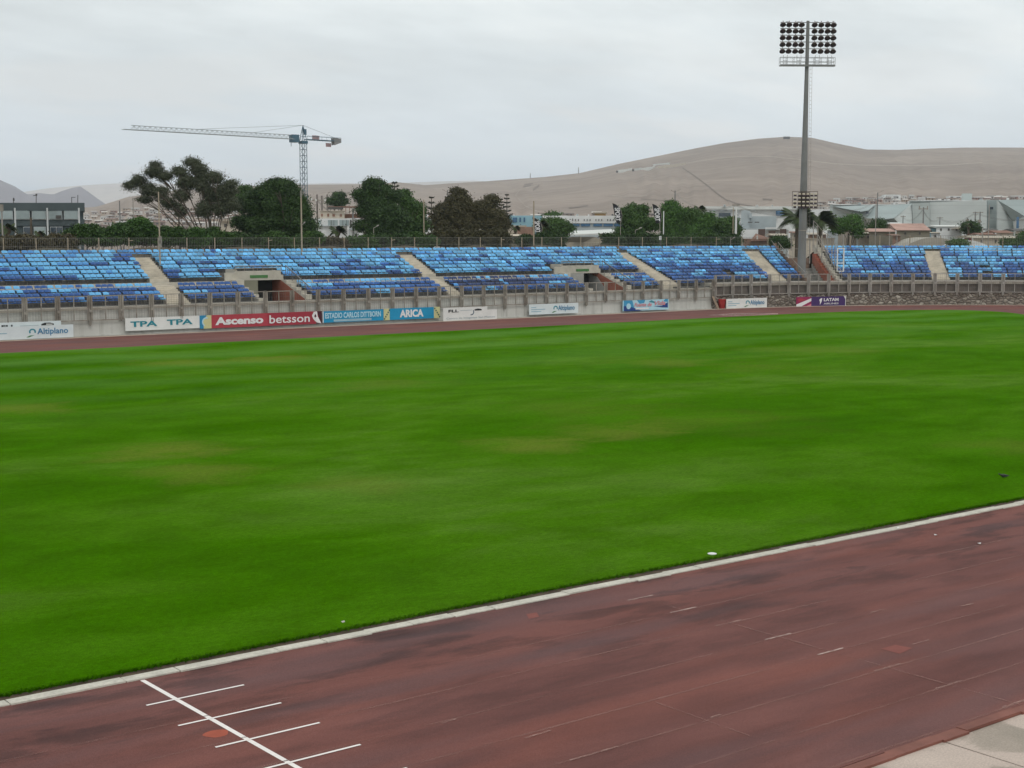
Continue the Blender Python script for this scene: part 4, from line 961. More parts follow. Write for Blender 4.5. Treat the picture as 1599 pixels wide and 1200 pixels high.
mb.build('mast', M['crane'], crane)
tip = W(192, 204.5, 430 * 147 / 163.0); dj = tip[:2] - cb[:2]; LJ = math.hypot(*dj); dj /= LJ; pj = np.array([-dj[1], dj[0]])
def J(x, y, z): return (dj[0] * x + pj[0] * y, dj[1] * x + pj[1] * y, z)
zj = cz(221)
mb = MB(); h = 1.15; n = 34
for (y, z) in ((-.6, zj), (.6, zj), (0, zj + h)): mb.tube(J(1.2, y, z), J(LJ if z == zj else LJ - 2.5, y, z), .085, n=4)
for i in range(n):
    x0, x1 = 1.2 + (LJ - 3.7) * i / n, 1.2 + (LJ - 3.7) * (i + 1) / n; xm = (x0 + x1) / 2
    for y in (-.6, .6): mb.tube(J(x0, y, zj), J(xm, 0, zj + h), .045, n=4); mb.tube(J(xm, 0, zj + h), J(x1, y, zj), .045, n=4)
    mb.tube(J(x0, -.6, zj), J(x1, .6, zj), .04, n=4)
mb.build('jib', M['crane_w'], crane)
dc = W(535, 226, 439)[:2] - cb[:2]; LC = 13.5
mb = MB()
for y in (-.7, .7): mb.tube(J(-1, y, zj + .1), J(-LC, y, zj + .1), .14, n=4); mb.tube(J(-1, y, zj + 1.1), J(-LC, y, zj + 1.1), .04, n=4)
for i in range(8): x = -1 - (LC - 1) * i / 7; mb.tube(J(x, -.7, zj + .1), J(x, .7, zj + .1), .07, n=4); mb.tube(J(x, .7, zj + .1), J(x, .7, zj + 1.1), .04, n=4)
mb.build('counter_jib', M['crane'], crane)
apex = (0, 0, cz(199)); mb = MB()
for sx in (-.8, .8):
    for sy in (-.8, .8): mb.tube((sx, sy, top_m), apex, .11, n=4)
for k in (.3, .6): w = .8 * (1 - k); zz = top_m + (apex[2] - top_m) * k; mb.tube((-w, -w, zz), (w, -w, zz), .06, n=4); mb.tube((w, -w, zz), (w, w, zz), .06, n=4); mb.tube((-w, w, zz), (w, w, zz), .06, n=4)
mb.box(-1.0, 1.0, -1.0, 1.0, top_m - .6, top_m + .2); mb.box(.3, 1.0, -.3, .3, top_m + 2.0, top_m + 3.6); mb.build('slewing_head', M['crane'], crane)
q0 = np.array(J(3.0, -.3, 0)); mb = MB(); mb.box(q0[0] - 1.1, q0[0] + 1.1, q0[1] - 1, q0[1] + 1, zj - .9, zj + 1.3); mb.tube(J(3.6, -1, zj - .9), J(3.6, -1, zj - 2.0), .09); mb.build('cab', M['crane'], crane)
mb = MB()
for y in (-.55, .55):
    mb.hexa([J(-LC + 2.4, y - .25, zj - 1.1), J(-LC, y - .25, zj - .3), J(-LC, y + .25, zj - .3), J(-LC + 2.4, y + .25, zj - 1.1), J(-LC + 2.6, y - .25, zj + 1.0), J(-LC, y - .25, zj + .9), J(-LC, y + .25, zj + .9), J(-LC + 2.6, y + .25, zj + 1.0)])
mb.build('counterweight', mat('counterweight_concrete', (.22, .22, .215), .8, .2, .5), crane)
mb = MB(); mb.hexa([J(-6.6, -.9, zj + .1), J(-4.0, -.9, zj + .1), J(-4.0, -.85, zj + .1), J(-6.6, -.85, zj + .1), J(-6.6, -.9, zj + 1.5), J(-4.0, -.9, zj + 1.5), J(-4.0, -.85, zj + 1.5), J(-6.6, -.85, zj + 1.5)])
mb.hexa([J(-11.0, -.9, zj - 1.6), J(-9.0, -.9, zj - 1.6), J(-9.0, -.85, zj - 1.6), J(-11.0, -.85, zj - 1.6), J(-11.0, -.9, zj - .5), J(-9.0, -.9, zj - .5), J(-9.0, -.85, zj - .5), J(-11.0, -.85, zj - .5)])
mb.build('sign_panel', mat('faded_red_sign', (.36, .25, .25), .7, .15, .8), crane)
mb = MB(); mb.tube(apex, J(LJ * .62, 0, zj + h), .045, n=4); mb.tube(apex, J(LJ * .30, 0, zj + h), .045, n=4); mb.tube(apex, J(-LC + 1.5, 0, zj + 1), .05, n=4); mb.build('pendant_line', M['crane_w'], crane)
# ================================================================== HILLS AND FAR TERRAIN
def interp(P, x):
    xs = [p[0] for p in P]; ys = [p[1] for p in P]; return float(np.interp(x, xs, ys))
SKY1 = [(-900, 330), (-200, 330), (0, 331), (150, 324), (165, 320), (200, 309), (260, 300), (370, 293), (480, 290), (560, 289), (600, 287.5), (622, 286), (645, 288.5), (665, 290.5), (700, 288), (760, 284.5), (850, 278), (905, 272), (965, 258), (1040, 243), (1090, 233), (1130, 226), (1180, 219.5), (1225, 216.5), (1265, 218), (1300, 226), (1350, 236), (1400, 236.5), (1450, 234.5), (1500, 233), (1599, 233), (1800, 236), (2100, 260), (2600, 330)]
def D0(px): return interp([(-900, 420), (300, 420), (700, 520), (1100, 560), (1300, 620), (2600, 620)], px)
def D1(px): return interp([(-900, 1500), (150, 1500), (400, 2000), (800, 2300), (1200, 2500), (2600, 2700)], px)
def terr(px, D):
    S = 367 - interp(SKY1, px); zr = CAMZ + S / F_PX * D1(px)
    t = (D - D0(px)) / (D1(px) - D0(px))
    if t <= 0: return 0.0
    if t <= 1: return zr * (t ** 1.15)
    return zr * max(0.0, 1 - (t - 1) * .9)
def fine(px, D):
    q = (D - D0(px)) / (D1(px) - D0(px))
    amp = max(0, min(1, q * 3)) * max(0, min(1, (1.0 - q) * 5)) 
    gul = 1.3 * math.sin(px * .17 + 2.2 * math.sin(D * .004)) * max(0.0, math.sin(px * .031 + 1.7)) + .8 * math.sin(px * .29 + 1.5 * math.sin(D * .006 + 1)) * max(0.0, math.sin(px * .023 + D * .002))
    return amp * gul + amp * .35 * (2.2 * math.sin(px * .021 + D * .004) + 1.6 * math.sin(px * .047 - D * .007 + 1) + 1.0 * math.sin(px * .09 + D * .011) * math.sin(D * .02))
def hxy(px, D):
    """horizontal position for survey column px at forward distance D"""
    v = DH + RT * (px - 799.5) / (F_PX / math.cos(PITCH)) * 1.0
    lat = (px - 799.5) / (F_PX * math.cos(PITCH) + 0 * 1); return DH * D + RT * (D * (px - 799.5) / (F_PX * math.cos(PITCH) + F_PX * math.sin(PITCH) * math.tan(PITCH)))
def tp(px, D, dz=0.0): p = hxy(px, D); return np.array([p[0], p[1], terr(px, D) + fine(px, D) + dz])
def proj_y(P):
    v = np.array([P[0], P[1], P[2] - CAMZ]); return 600 - F_PX * (v @ UPV) / (v @ FW)
def hill_at(px, py, dz=0.0):
    best = None
    for D in np.arange(D0(px) + 4, D1(px), 6.0):
        if proj_y(tp(px, D, dz)) <= py:
            lo, hi = D - 6, D
            for _ in range(8):
                mid = (lo + hi) / 2
                if proj_y(tp(px, mid, dz)) <= py: hi = mid
                else: lo = mid
            return tp(px, hi, dz), hi
    return tp(px, D1(px), dz), D1(px)
def hill_mat(name, base, sc, spots=True):
    m, nt, b = new_mat(name); v = nmap(nt, (sc, sc, sc * 2))
    c = ramp(nt, noise(nt, v, 1.0, 8, 0.6, .8), [(0.3, scl(base, .82)), (0.5, base), (0.7, scl(base, 1.14))])
    sm = noise(nt, nmap(nt, (sc * 9, sc * 9, sc * 9)), 1.0, 6, .7); c = mixc(nt, .25, c, ramp(nt, sm, [(.3, .2), (.7, .8)]), 'OVERLAY')
    if spots:
        t = noise(nt, nmap(nt, (sc * 2.2, sc * 2.2, sc * 5), loc=(3, 9, 2)), 1.0, 6, .6, 2.0); c = mixc(nt, ramp(nt, t, [(.62, 0.0), (.72, .5)]), c, scl(base, .72))
        t = noise(nt, nmap(nt, (sc * 1.1, sc * 1.1, sc * 7), loc=(13, 9, 2)), 1.0, 5, .6, 1.0); c = mixc(nt, ramp(nt, t, [(.6, 0.0), (.72, .35)]), c, scl(base, 1.25))
    nt.links.new(c, b.inputs['Base Color']); b.inputs['Roughness'].default_value = 1.0; b.inputs['Specular IOR Level'].default_value = .1; return m
def grid_mesh(name, mat_, pxs, ts, fn, **k):
    vs = [fn(px, t) for t in ts for px in pxs]; n = len(pxs)
    fs = [(j * n + i, j * n + i + 1, (j + 1) * n + i + 1, (j + 1) * n + i) for j in range(len(ts) - 1) for i in range(n - 1)]
    mb = MB(); mb.add(vs, fs); return mb.build(name, mat_, smooth=True, **k)
M['hill'] = hill_mat('dry_hill', (0.290, 0.238, 0.200), 0.0035)
grid_mesh('hills', M['hill'], list(np.arange(-900, -60, 14.0)) + list(np.arange(-60, 1700, 4.0)) + list(np.arange(1700, 2601, 14.0)), [0.0, .02] + list(np.linspace(.05, 1.0, 46)) + list(np.linspace(1.03, 2.0, 10)),
          lambda px, t: tuple(tp(px, D0(px) + (D1(px) - D0(px)) * t) - (0, 0, .3 if t < .01 else 0)), kind='structure')
SKY2 = [(-700, 320), (-300, 255), (-120, 240), (-40, 262), (0, 281.5), (25, 292), (45, 305), (62, 302.5), (85, 305), (100, 299), (118, 294), (128, 292.8), (140, 301), (155, 312), (168, 321), (190, 334), (240, 350)]
M['mount'] = hill_mat('far_grey_mountain', (0.19, 0.16, 0.165), 0.0012, False)
def mt(SK, Dn, Df):
    def f(px, t):
        D = Dn + (Df - Dn) * t; S = 367 - interp(SK, px); zr = CAMZ + S / F_PX * Df
        z = zr * min(1, t) ** 1.1 if t <= 1 else zr * max(0, 2 - t); z += 12 * math.sin(px * .08 + t * 6) * t * (1 - min(1, t))
        p = hxy(px, D); return (p[0], p[1], z)
    return f
grid_mesh('mountains', M['mount'], list(np.arange(-700, 245, 6.0)), list(np.linspace(0, 1, 16)) + [1.3, 1.7, 2.0], mt(SKY2, 4300, 6000), kind='structure')
SKY3 = [(-700, 320), (-100, 315), (0, 308), (45, 300), (80, 295), (130, 291), (170, 288.5), (215, 286.5), (260, 289), (330, 288), (400, 291), (450, 289), (520, 287.5), (600, 288), (680, 285), (740, 283.5), (800, 288), (900, 300), (1000, 330)]
M['pale'] = hill_mat('pale_desert_ridge', (0.50, 0.42, 0.35), 0.0008, False)
grid_mesh('mountains', M['pale'], list(np.arange(-700, 1001, 10.0)), list(np.linspace(0, 1, 12)) + [1.3, 1.7, 2.0], mt(SKY3, 7600, 9800), kind='structure')
# tracks and scars on the hillside
def drape(name, pts, w, m, n=40, dz=.25, **k):
    P = []; tot = len(pts) - 1
    for i in range(n + 1):
        q = i / n * tot; j = min(tot - 1, int(q)); f = q - j; P.append((pts[j][0] + (pts[j + 1][0] - pts[j][0]) * f, pts[j][1] + (pts[j + 1][1] - pts[j][1]) * f))
    vs = []
    for x, y in P:
        a, _ = hill_at(x, y + w / 2, dz); b, _ = hill_at(x, y - w / 2, dz); vs += [a, b]
    mb = MB(); mb.add(vs, [(2 * i, 2 * i + 2, 2 * i + 3, 2 * i + 1) for i in range(n)]); return mb.build(name, m, **k)
M['trail'] = hill_mat('pale_trail', (0.36, 0.305, 0.26), .02, False); M['scar'] = hill_mat('dark_scar', (0.20, 0.165, 0.14), .02, False)
drape('path', [(1070, 255), (1110, 249), (1150, 245), (1200, 244.5), (1250, 250), (1300, 256), (1350, 258.5), (1420, 259), (1480, 258), (1530, 254)], 1.3, M['trail'], 90, kind='structure')
drape('path', [(1064, 262), (1085, 276), (1105, 291), (1120, 303), (1136, 314)], 1.8, M['scar'], 40, kind='structure')
drape('path', [(1136, 313), (1150, 318), (1175, 322), (1215, 326)], 1.0, M['scar'], 20, kind='structure')
drape('path', [(855, 337), (820, 322), (805, 305), (812, 296), (840, 289)], 1.2, M['trail'], 30, kind='structure')
drape('path', [(1000, 311), (1030, 313), (1048, 314)], .9, M['scar'], 14, kind='structure')
drape('path', [(945, 305), (980, 308), (1010, 306)], 1.0, M['trail'], 14, kind='structure')
for pts in ([(818, 289), (832, 287)], [(817, 292), (829, 290)], [(832, 297), (842, 290)], [(888, 325), (918, 321)], [(1190, 311), (1205, 312)]): drape('rock_outcrop', pts, 4.0 if pts[0][0] == 832 else 2.0, M['scar'], 8, kind='structure')

# ================================================================== BUILDINGS (front faces set square to the touchline survey)
def rbox(mb, px0, px1, y0, y1, D, dep, mi=0, o=np.zeros(3)):
    a = W(px0, y0, D); b = W(px1, y0, D); zt = a[2]; zb = W(px0, y1, D)[2] if y1 is not None else -.05
    a = a * (1, 1, 0); b = b * (1, 1, 0); q_ = np.array([o[0], o[1], 0.0]); nq = math.hypot(q_[0], q_[1]); d = (q_ / nq if nq > 1 else DH) * dep
    P = [a, b, b + d, a + d]; mb.hexa([p + ZV * zb - o for p in P] + [p + ZV * zt - o for p in P], mi); return mb
def bld(name, label, cat, px, D, group=None):
    p = W(px, 367, D); p[2] = 0; return empty(name, tuple(p), 0, label, cat, group)
def part(root, name, m, boxes):
    mb = MB(); o = np.array(root.location)
    for b in boxes: rbox(mb, *b, o=o)
    return mb.build(name, m, root)
def roofprism(root, name, m, px0, px1, ybase, yridge, D, dep, over=2):
    o = np.array(root.location); a = W(px0 - over, ybase, D); b = W(px1 + over, ybase, D); zr = W(px0, yridge, D)[2]; d = DH * dep; h = ZV * (zr - a[2])
    mb = MB(); A = [a - o - DH * .4, b - o - DH * .4, b + d - o, a + d - o]; r0 = (A[0] + A[3]) / 2 + h; r1 = (A[1] + A[2]) / 2 + h
    mb.add(A + [r0, r1], [(0, 1, 5, 4), (2, 3, 4, 5), (1, 2, 5), (3, 0, 4), (0, 3, 2, 1)]); return mb.build(name, m, root)
def gable(root, name, m, px0, px1, yeave, yridge, D, dep, th=.15):
    """ridge runs away from the viewer"""
    o = np.array(root.location); a = W(px0, yeave, D) - o; b = W(px1, yeave, D) - o; c = W((px0 + px1) / 2, yridge, D) - o; d = DH * dep
    mb = MB(); mb.add([a, b, c, a + d, b + d, c + d], [(0, 1, 2), (5, 4, 3), (0, 2, 5, 3), (1, 4, 5, 2), (0, 3, 4, 1)]); return mb.build(name, m, root)
m_ = lambda n, c, r=.85, v=.1, s=.4, **k: mat(n, c, r, v, s, **k)
B = {'slate': m_('slate_render', (.055, .075, .08)), 'slate2': m_('slate_parapet', (.07, .09, .095)), 'glass': mat('window_glass', (.30, .36, .36), .15, .25, .25, spec=.8), 'glassd': mat('dark_window_glass', (.04, .055, .07), .15, .3, .4, spec=.8), 'pil': m_('pale_column', (.55, .57, .57)),
     'wh': m_('white_render', (.68, .69, .68), stain=(.45, .44, .42), stain_amt=.3), 'beige': m_('beige_render', (.50, .44, .36)), 'rust': m_('rusty_frame', (.22, .12, .085)), 'lblue': m_('light_blue_render', (.27, .45, .52)), 'blueglass': mat('blue_glass', (.05, .13, .24), .2, .3, .5, spec=.8),
     'canopy': m_('white_canopy', (.62, .63, .60)), 'shed': m_('cream_shed_sheet', (.50, .44, .35)), 'shedr': m_('cream_shed_roof', (.40, .35, .28)), 'greyb': m_('grey_render', (.38, .42, .43)), 'redr': m_('faded_red_roof', (.40, .25, .205), .8, .25), 'vault': m_('vault_roof', (.36, .33, .28)),
     'brown': m_('brown_timber', (.09, .06, .05)), 'orange': m_('orange_render', (.50, .33, .15)), 'dkr': m_('dark_roof', (.09, .085, .08)), 'brick': m_('brick_house_wall', (.24, .15, .11), .9, .25, 1.0), 'oliv': m_('olive_house_wall', (.22, .20, .15))}
# dark office, left edge
b = bld('office_building', 'two storey dark slate office with white columns at the left edge', 'building', 128, 185)
part(b, 'wall', B['slate'], [(-90, 130, 330, None, 185, 14)]); part(b, 'parapet', B['slate2'], [(-91, 132, 317, 330, 184.6, 15), (-91, 132, 342.5, 353, 184.8, .3)])
for x0, x1 in ((-60, -30), (-26, 19.5), (25, 46), (50, 71), (76, 96.5), (100, 121)):
    f = part(b, 'window', B['pil'], [(x0 - .6, x1 + .6, 328.5, 343.3, 184.75, .2)]); g = MB(); rbox(g, x0, x1, 329.2, 342.5, 184.6, .1, o=np.array(b.location)); w = g.build('pane', B['glass'], f)
for x0, x1 in ((37, 47), (53, 71), (79, 87.5), (88.5, 97)): f = part(b, 'window', B['pil'], [(x0 - .5, x1 + .5, 354.5, 367, 184.75, .2)]); g = MB(); rbox(g, x0, x1, 355.2, 367, 184.6, .1, o=np.array(b.location)); g.build('pane', B['glassd'] if x0 != 53 else B['glass'], f)
for x in (23, 73.5, 123): part(b, 'column', B['pil'], [(x - 1.3, x + 1.3, 325, None, 183.6, .25)])
part(b, 'air_conditioner', B['dkr'], [(87, 95.5, 336.5, 341.5, 184.4, .15)])
mb = MB(); o_ = np.array(b.location)
for x, y in ((21, 309), (56.5, 303), (112, 308), (121.5, 305)): mb.tube(W(x, 318, 190) - o_, W(x, y, 190) - o_, .05)
mb.tube(W(112, 308.5, 190) - o_, W(118, 308.5, 190) - o_, .04); mb.tube(W(52, 306, 190) - o_, W(58, 305, 190) - o_, .05); rbox(mb, 55.3, 58, 303, 306, 190, .2, o=o_); rbox(mb, 20, 22.6, 310, 314, 190, .2, o=o_); mb.build('roof_antenna', B['dkr'], b)
# white house with pergola
b = bld('white_house', 'white two storey house with rooftop rust coloured frame', 'house', 525, 235)
part(b, 'wall', B['wh'], [(487, 542, 341.5, None, 235, 10), (542, 567, 341, None, 234, 9)]); part(b, 'ledge', B['greyb'], [(487, 541, 352.8, 354.0, 234.6, .4)])
part(b, 'upper_floor', B['beige'], [(500, 538, 330, 341.5, 236, 6), (499, 539, 329.3, 330.2, 235.8, 6.4)])
for x0, x1 in ((501.5, 504), (511, 514), (519, 523), (530.5, 534)): part(b, 'window', B['rust'], [(x0, x1, 334, 338.5, 235.9, .1)])
for x0, x1, y0, y1 in ((497, 501.5, 344.5, 350), (512, 527.5, 344, 352.5), (530, 545, 344, 352.5), (546.5, 549, 343.5, 356)): part(b, 'window', B['glass'] if x0 != 546.5 else B['dkr'], [(x0, x1, y0, y1, 233.9, .08)])
for x in (517, 521, 535, 541): part(b, 'window_bar', B['dkr'], [(x, x + .6, 344, 352.5, 233.82, .07)])
part(b, 'door', B['dkr'], [(554, 558, 365.5, 375, 233.9, .08)]); part(b, 'porch', B['greyb'], [(545, 558.5, 357.5, 359, 233.0, .9), (545, 546, 359, None, 233.0, .2)])
mb = MB(); o_ = np.array(b.location)
for k in range(9): x = 516 + 47 * k / 8; rbox(mb, x, x + .9, 323.2, 336, 238, .2, o=o_)
rbox(mb, 512, 563, 322.6, 324.2, 237.8, 4, o=o_); rbox(mb, 516, 564, 334.5, 341.2, 239, .6, o=o_); mb.build('rooftop_frame', B['rust'], b)
part(b, 'dark_slab', B['dkr'], [(512, 536, 323.6, 327.0, 237, 2)])
for i, x in enumerate((495, 502.5, 511, 522, 532.5)):
    b = bld('concrete_column', ['leftmost', 'second', 'middle', 'fourth', 'rightmost'][i] + ' of five bare grey columns above the white house', 'column', x, 300, 'bare columns of a building shell')
    part(b, 'shaft', B['brown'] if False else m_('raw_concrete', (.20, .175, .16)), [(x - 1.4, x + 1.4, 304 + (i % 2) * 2, None, 300, .4)])
# cream blocks behind the trees on the left
b = bld('apartment_block', 'cream apartment block half hidden behind the dark round trees', 'building', 400, 260); part(b, 'wall', B['beige'], [(371, 383, 292.5, None, 262, 9), (384, 428, 297, None, 264, 10)])
for k in range(5): part(b, 'window', B['dkr'], [(387 + k * 8, 391 + k * 8, 303, 308, 263.9, .1)])
b = bld('walled_house', 'low pale house seen under the broad tree canopy', 'house', 355, 230); part(b, 'wall', B['beige'], [(345, 376, 346, None, 232, 8)]); part(b, 'roof', B['shedr'], [(344, 377, 344.5, 346, 231.5, 9)])
for x in (350, 360, 369): part(b, 'window', B['dkr'], [(x, x + 4, 350, 355, 231.9, .1)])
# white house right of the middle trees
b = bld('gabled_house', 'small white gabled house between the pole and the brown trees', 'house', 672, 250); part(b, 'wall', B['wh'], [(663.5, 682, 343, None, 250, 8)]); gable(b, 'roof', B['wh'], 657, 672, 346, 335, 249.5, 8); part(b, 'window', B['greyb'], [(674, 682, 341.5, 346, 249.4, .1)]); part(b, 'fascia', B['redr'], [(668, 688, 337.8, 339.2, 250, 4)])
# light blue building
b = bld('blue_building', 'light blue flat roofed building with blue glass windows', 'building', 820, 300); part(b, 'wall', B['lblue'], [(787, 822, 337.5, 352, 302, 8), (797, 849, 337, None, 300, 10)]); part(b, 'coping', B['wh'], [(776, 797, 335.5, 337.5, 300, 6)])
part(b, 'window', B['blueglass'], [(800.5, 807.5, 340, 347.5, 299.8, .1)])
for x in (811, 817.5): part(b, 'window', B['blueglass'], [(x, x + 2.6, 340, 347, 299.8, .1)])
part(b, 'lower_wing', B['shedr'], [(784, 822, 352.3, None, 292, 5)]); part(b, 'low_brick_wall', B['brick'], [(808, 835, 354.5, None, 286, .5)])
# white school
b = SCH = bld('school_building', 'long white building with a row of small arched openings and blue windows', 'building', 930, 290); part(b, 'wall', B['wh'], [(847, 978, 337.2, 349, 290, 12)]); part(b, 'lower_floor', B['greyb'], [(885, 978, 349, None, 290.3, 11)])
for k in range(17):
    x = 893.5 + k * 4.55
    if k % 4 != 3: part(b, 'arched_opening', B['dkr'], [(x, x + 1.3, 342.5, 345.3, 289.85, .1)])
for x0, x1 in ((895, 905), (907.5, 921.5), (926.5, 940), (942.5, 957), (959, 970)):
    part(b, 'window', B['blueglass'], [(x0, x1, 349.6, 353.8, 290.1, .1)])
b = bld('house', 'yellow orange rendered house with tin roof above the school', 'house', 938, 330); part(b, 'wall', B['orange'], [(928.5, 946, 333.5, 338.5, 330, 6)]); part(b, 'roof', B['shedr'], [(926, 948, 331.5, 333.6, 329.5, 7)])
# canopy
b = bld('sports_canopy', 'wide white shallow roof in front of the school', 'canopy', 918, 225); o_ = np.array(b.location); mb = MB()
mb.hexa([W(873, 368.5, 222) - o_, W(1000, 366, 222) - o_, W(1000, 357, 245) - o_, W(880, 362.5, 245) - o_, W(873, 367.3, 222) - o_, W(1000, 362, 222) - o_, W(1000, 356, 245) - o_, W(880, 361.5, 245) - o_]); mb.build('roof', B['canopy'], b)
for x in (876, 905, 940, 975): part(b, 'post', B['greyb'], [(x, x + .8, 368, None, 223, .2)])
# sheds just behind the fence
b = bld('shed', 'cream gabled shed just behind the boundary fence', 'shed', 910, 178); part(b, 'wall', B['shed'], [(876, 944, 378.5, None, 178, 6)]); o_ = np.array(b.location); mb = MB()
ap = W(928.5, 370, 178) - o_; L_ = W(911, 378.5, 178) - o_; R_ = W(945, 378.5, 178) - o_; dl = W(875, 378, 176) - W(911, 378, 178); dl = dl * (1, 1, 0)
mb.add([L_, R_, ap, L_ + dl, ap + dl, R_ + DH * 5, ap + DH * 5], [(0, 1, 2), (0, 2, 4, 3), (2, 1, 5, 6), (2, 6, 4)]); mb.build('roof', B['shedr'], b)
part(b, 'gable_wall', B['shed'], [(911.5, 944.5, 378.4, None, 177.7, .2)]); part(b, 'window', B['dkr'], [(901.5, 905, 384.5, 387.5, 177.8, .1)])
for k in range(8): part(b, 'sheet_rib', B['shedr'], [(913 + k * 4.1, 913.5 + k * 4.1, 379, None, 177.62, .08)])
b = bld('ticket_booth', 'small olive booth with pale pitched roof and white notice', 'booth', 804, 168); part(b, 'wall', B['oliv'], [(796.5, 812.5, 369, None, 168, 2.4)]); o_ = np.array(b.location); roofprism(b, 'roof', B['shed'], 796, 813, 369, 366, 167.9, 2.6, 1.0); part(b, 'notice', B['wh'], [(798.8, 801.3, 370.5, 375.8, 167.8, .05)])
b = bld('ticket_booth', 'tiny white utility box behind the fence by the second flag', 'box', 1031, 172); part(b, 'cabinet', B['wh'], [(1029, 1033, 369, 375, 172, .4)]); part(b, 'stand', B['dkr'], [(1030, 1032, 375, None, 172.1, .2)])
# white warehouses and grey blocks right of centre
b = WRH = bld('warehouse', 'long white warehouse with a band of dark windows', 'warehouse', 1170, 420); part(b, 'wall', B['wh'], [(1088, 1300, 327.5, None, 425, 30)]); part(b, 'roof', B['canopy'], [(1100, 1262, 322.5, 327.5, 424, 30)])
part(b, 'window_band', B['glassd'], [(1122, 1141, 332.8, 338.5, 423.5, .3)]); part(b, 'window_band', B['blueglass'], [(1211.5, 1233, 329.5, 337, 423.5, .3)]); part(b, 'lower_band', B['greyb'], [(1108, 1156, 338.5, None, 423.6, .3)])
for k in range(6): part(b, 'skylight', B['greyb'], [(1112 + 12 * k, 1119 + 12 * k, 328.3, 329.3, 423.9, .1)])
b = bld('factory_block', 'pale grey stepped factory block below the white warehouse', 'building', 1190, 380); part(b, 'tower', B['greyb'], [(1157.5, 1171, 329, None, 380, 10)]); part(b, 'wall', B['greyb'], [(1171, 1212, 338, None, 382, 12), (1146, 1212, 357, None, 376, 4)])
for x in (1168, 1178.5): part(b, 'window', B['dkr'], [(x, x + 7, 346.6, 348.2, 375.5 if False else 379.5, .2)])
part(b, 'small_tower', B['greyb'], [(1169.5, 1174, 333.2, 341, 379.6, 3)])
b = bld('terrace_house', 'white house with dark framed doorway under the warehouse', 'house', 1200, 250); part(b, 'wall', B['wh'], [(1156, 1232, 359, None, 252, 6), (1214, 1225, 341.5, 352, 300, 5)]); part(b, 'roof', B['wh'], [(1195, 1233, 355.5, 357.5, 248, 8)])
for x0, x1, y0 in ((1184, 1195, 358), (1200, 1211, 361), (1218, 1228, 358)): part(b, 'doorway', B['brown'], [(x0, x1, y0, 374, 247.8, .3)])
b = bld('brick_house', 'low brown brick house left of the floodlight', 'house', 1185, 205); part(b, 'wall', B['brick'], [(1160, 1206, 373, None, 205, 5)]); part(b, 'notice', B['wh'], [(1181.5, 1183.6, 368.5, 374, 204, .1)]); mb = MB(); o_ = np.array(b.location); mb.hexa([W(1172, 377, 204) - o_, W(1206, 376, 204) - o_, W(1206, 374, 210) - o_, W(1180, 366, 210) - o_, W(1172, 376, 204) - o_, W(1206, 375, 204) - o_, W(1206, 373, 210) - o_, W(1180, 365, 210) - o_]); mb.build('roof', B['rust'], b)
b = bld('garden_wall', 'pale plastered garden wall behind the floodlight', 'wall', 1250, 225); part(b, 'wall', B['beige'], [(1232, 1303, 373.5, None, 226, .4)]); part(b, 'coping', B['shedr'], [(1231, 1304, 372.3, 373.5, 225.8, .8)])
b = bld('concrete_house', 'square weathered concrete house right of the palm', 'house', 1325, 235); part(b, 'wall', m_('weathered_concrete', (.33, .29, .24), stain=(.2, .17, .14)), [(1309, 1338, 356, None, 235, 8)]); part(b, 'ledge', B['beige'], [(1308, 1339, 355, 357, 234.6, 8.6)]); part(b, 'water_tank', B['beige'], [(1313, 1321, 351.5, 355, 237, 2)])
# metallic mall
def metal_panels(name, col):
    m, nt, b2 = new_mat(name); tcn = node(nt, 'ShaderNodeTexCoord'); sp = node(nt, 'ShaderNodeSeparateXYZ'); nt.links.new(tcn.outputs['Object'], sp.inputs[0])
    ln = mth(nt, 'FRACT', mth(nt, 'MULTIPLY', sp.outputs[2], .55)); c = ramp(nt, noise(nt, nmap(nt, (.06, .06, .3)), 1.0, 5, .6), [(.3, scl(col, .88)), (.7, scl(col, 1.1))])
    c = mixc(nt, ramp(nt, ln, [(0.0, .35), (.12, 0.0)]), c, scl(col, .62)); nt.links.new(c, b2.inputs['Base Color']); b2.inputs['Roughness'].default_value = .6; b2.inputs['Metallic'].default_value = .0; return m
MP = metal_panels('metal_cladding', (.44, .48, .465)); MPd = metal_panels('metal_cladding_shaded', (.31, .36, .355)); MPl = metal_panels('metal_cladding_lit', (.52, .555, .54))
b = MALL = bld('shopping_centre', 'large faceted building clad in pale grey metal sheets', 'building', 1450, 350); o_ = np.array(b.location)
def facet(pts, m, name='facade_facet', D=350):
    mb = MB(); P = [W(x, y, D + dd) - o_ for x, y, dd in pts]; mb.prism(P, DH * .8); return mb.build(name, m, b)
part(b, 'wall', MP, [(1296, 1420, 320, None, 356, 40), (1420, 1540, 314, None, 356, 40), (1540, 1640, 312.5, None, 356, 40)])
facet([(1300, 372, 4), (1300, 323, 4), (1366, 321.5, 4), (1360, 330, 0), (1352, 340, -1), (1372, 348, 2), (1385, 372, 4)], MP)
facet([(1352, 341, -1.5), (1367, 321.5, 3.5), (1424, 318.6, 3.5), (1396, 341, -4), (1378, 343, -4)], MPd)
facet([(1302, 323, 3), (1366, 320.4, 3), (1356, 329, -2), (1344, 331, -2)], MPd)
facet([(1424, 372, 0), (1396, 341, -3), (1424, 318.6, 3)], MPl); facet([(1352, 341, -2), (1378, 343, -3.5), (1386, 372, 3), (1368, 372, 3)], MPl)
facet([(1425, 372, 2), (1425, 318, 2), (1452, 316.5, 0), (1452, 372, 0)], MP); facet([(1452.5, 372, 1), (1452.5, 316.3, 1), (1541, 313, -2), (1541, 372, -2)], MPl)
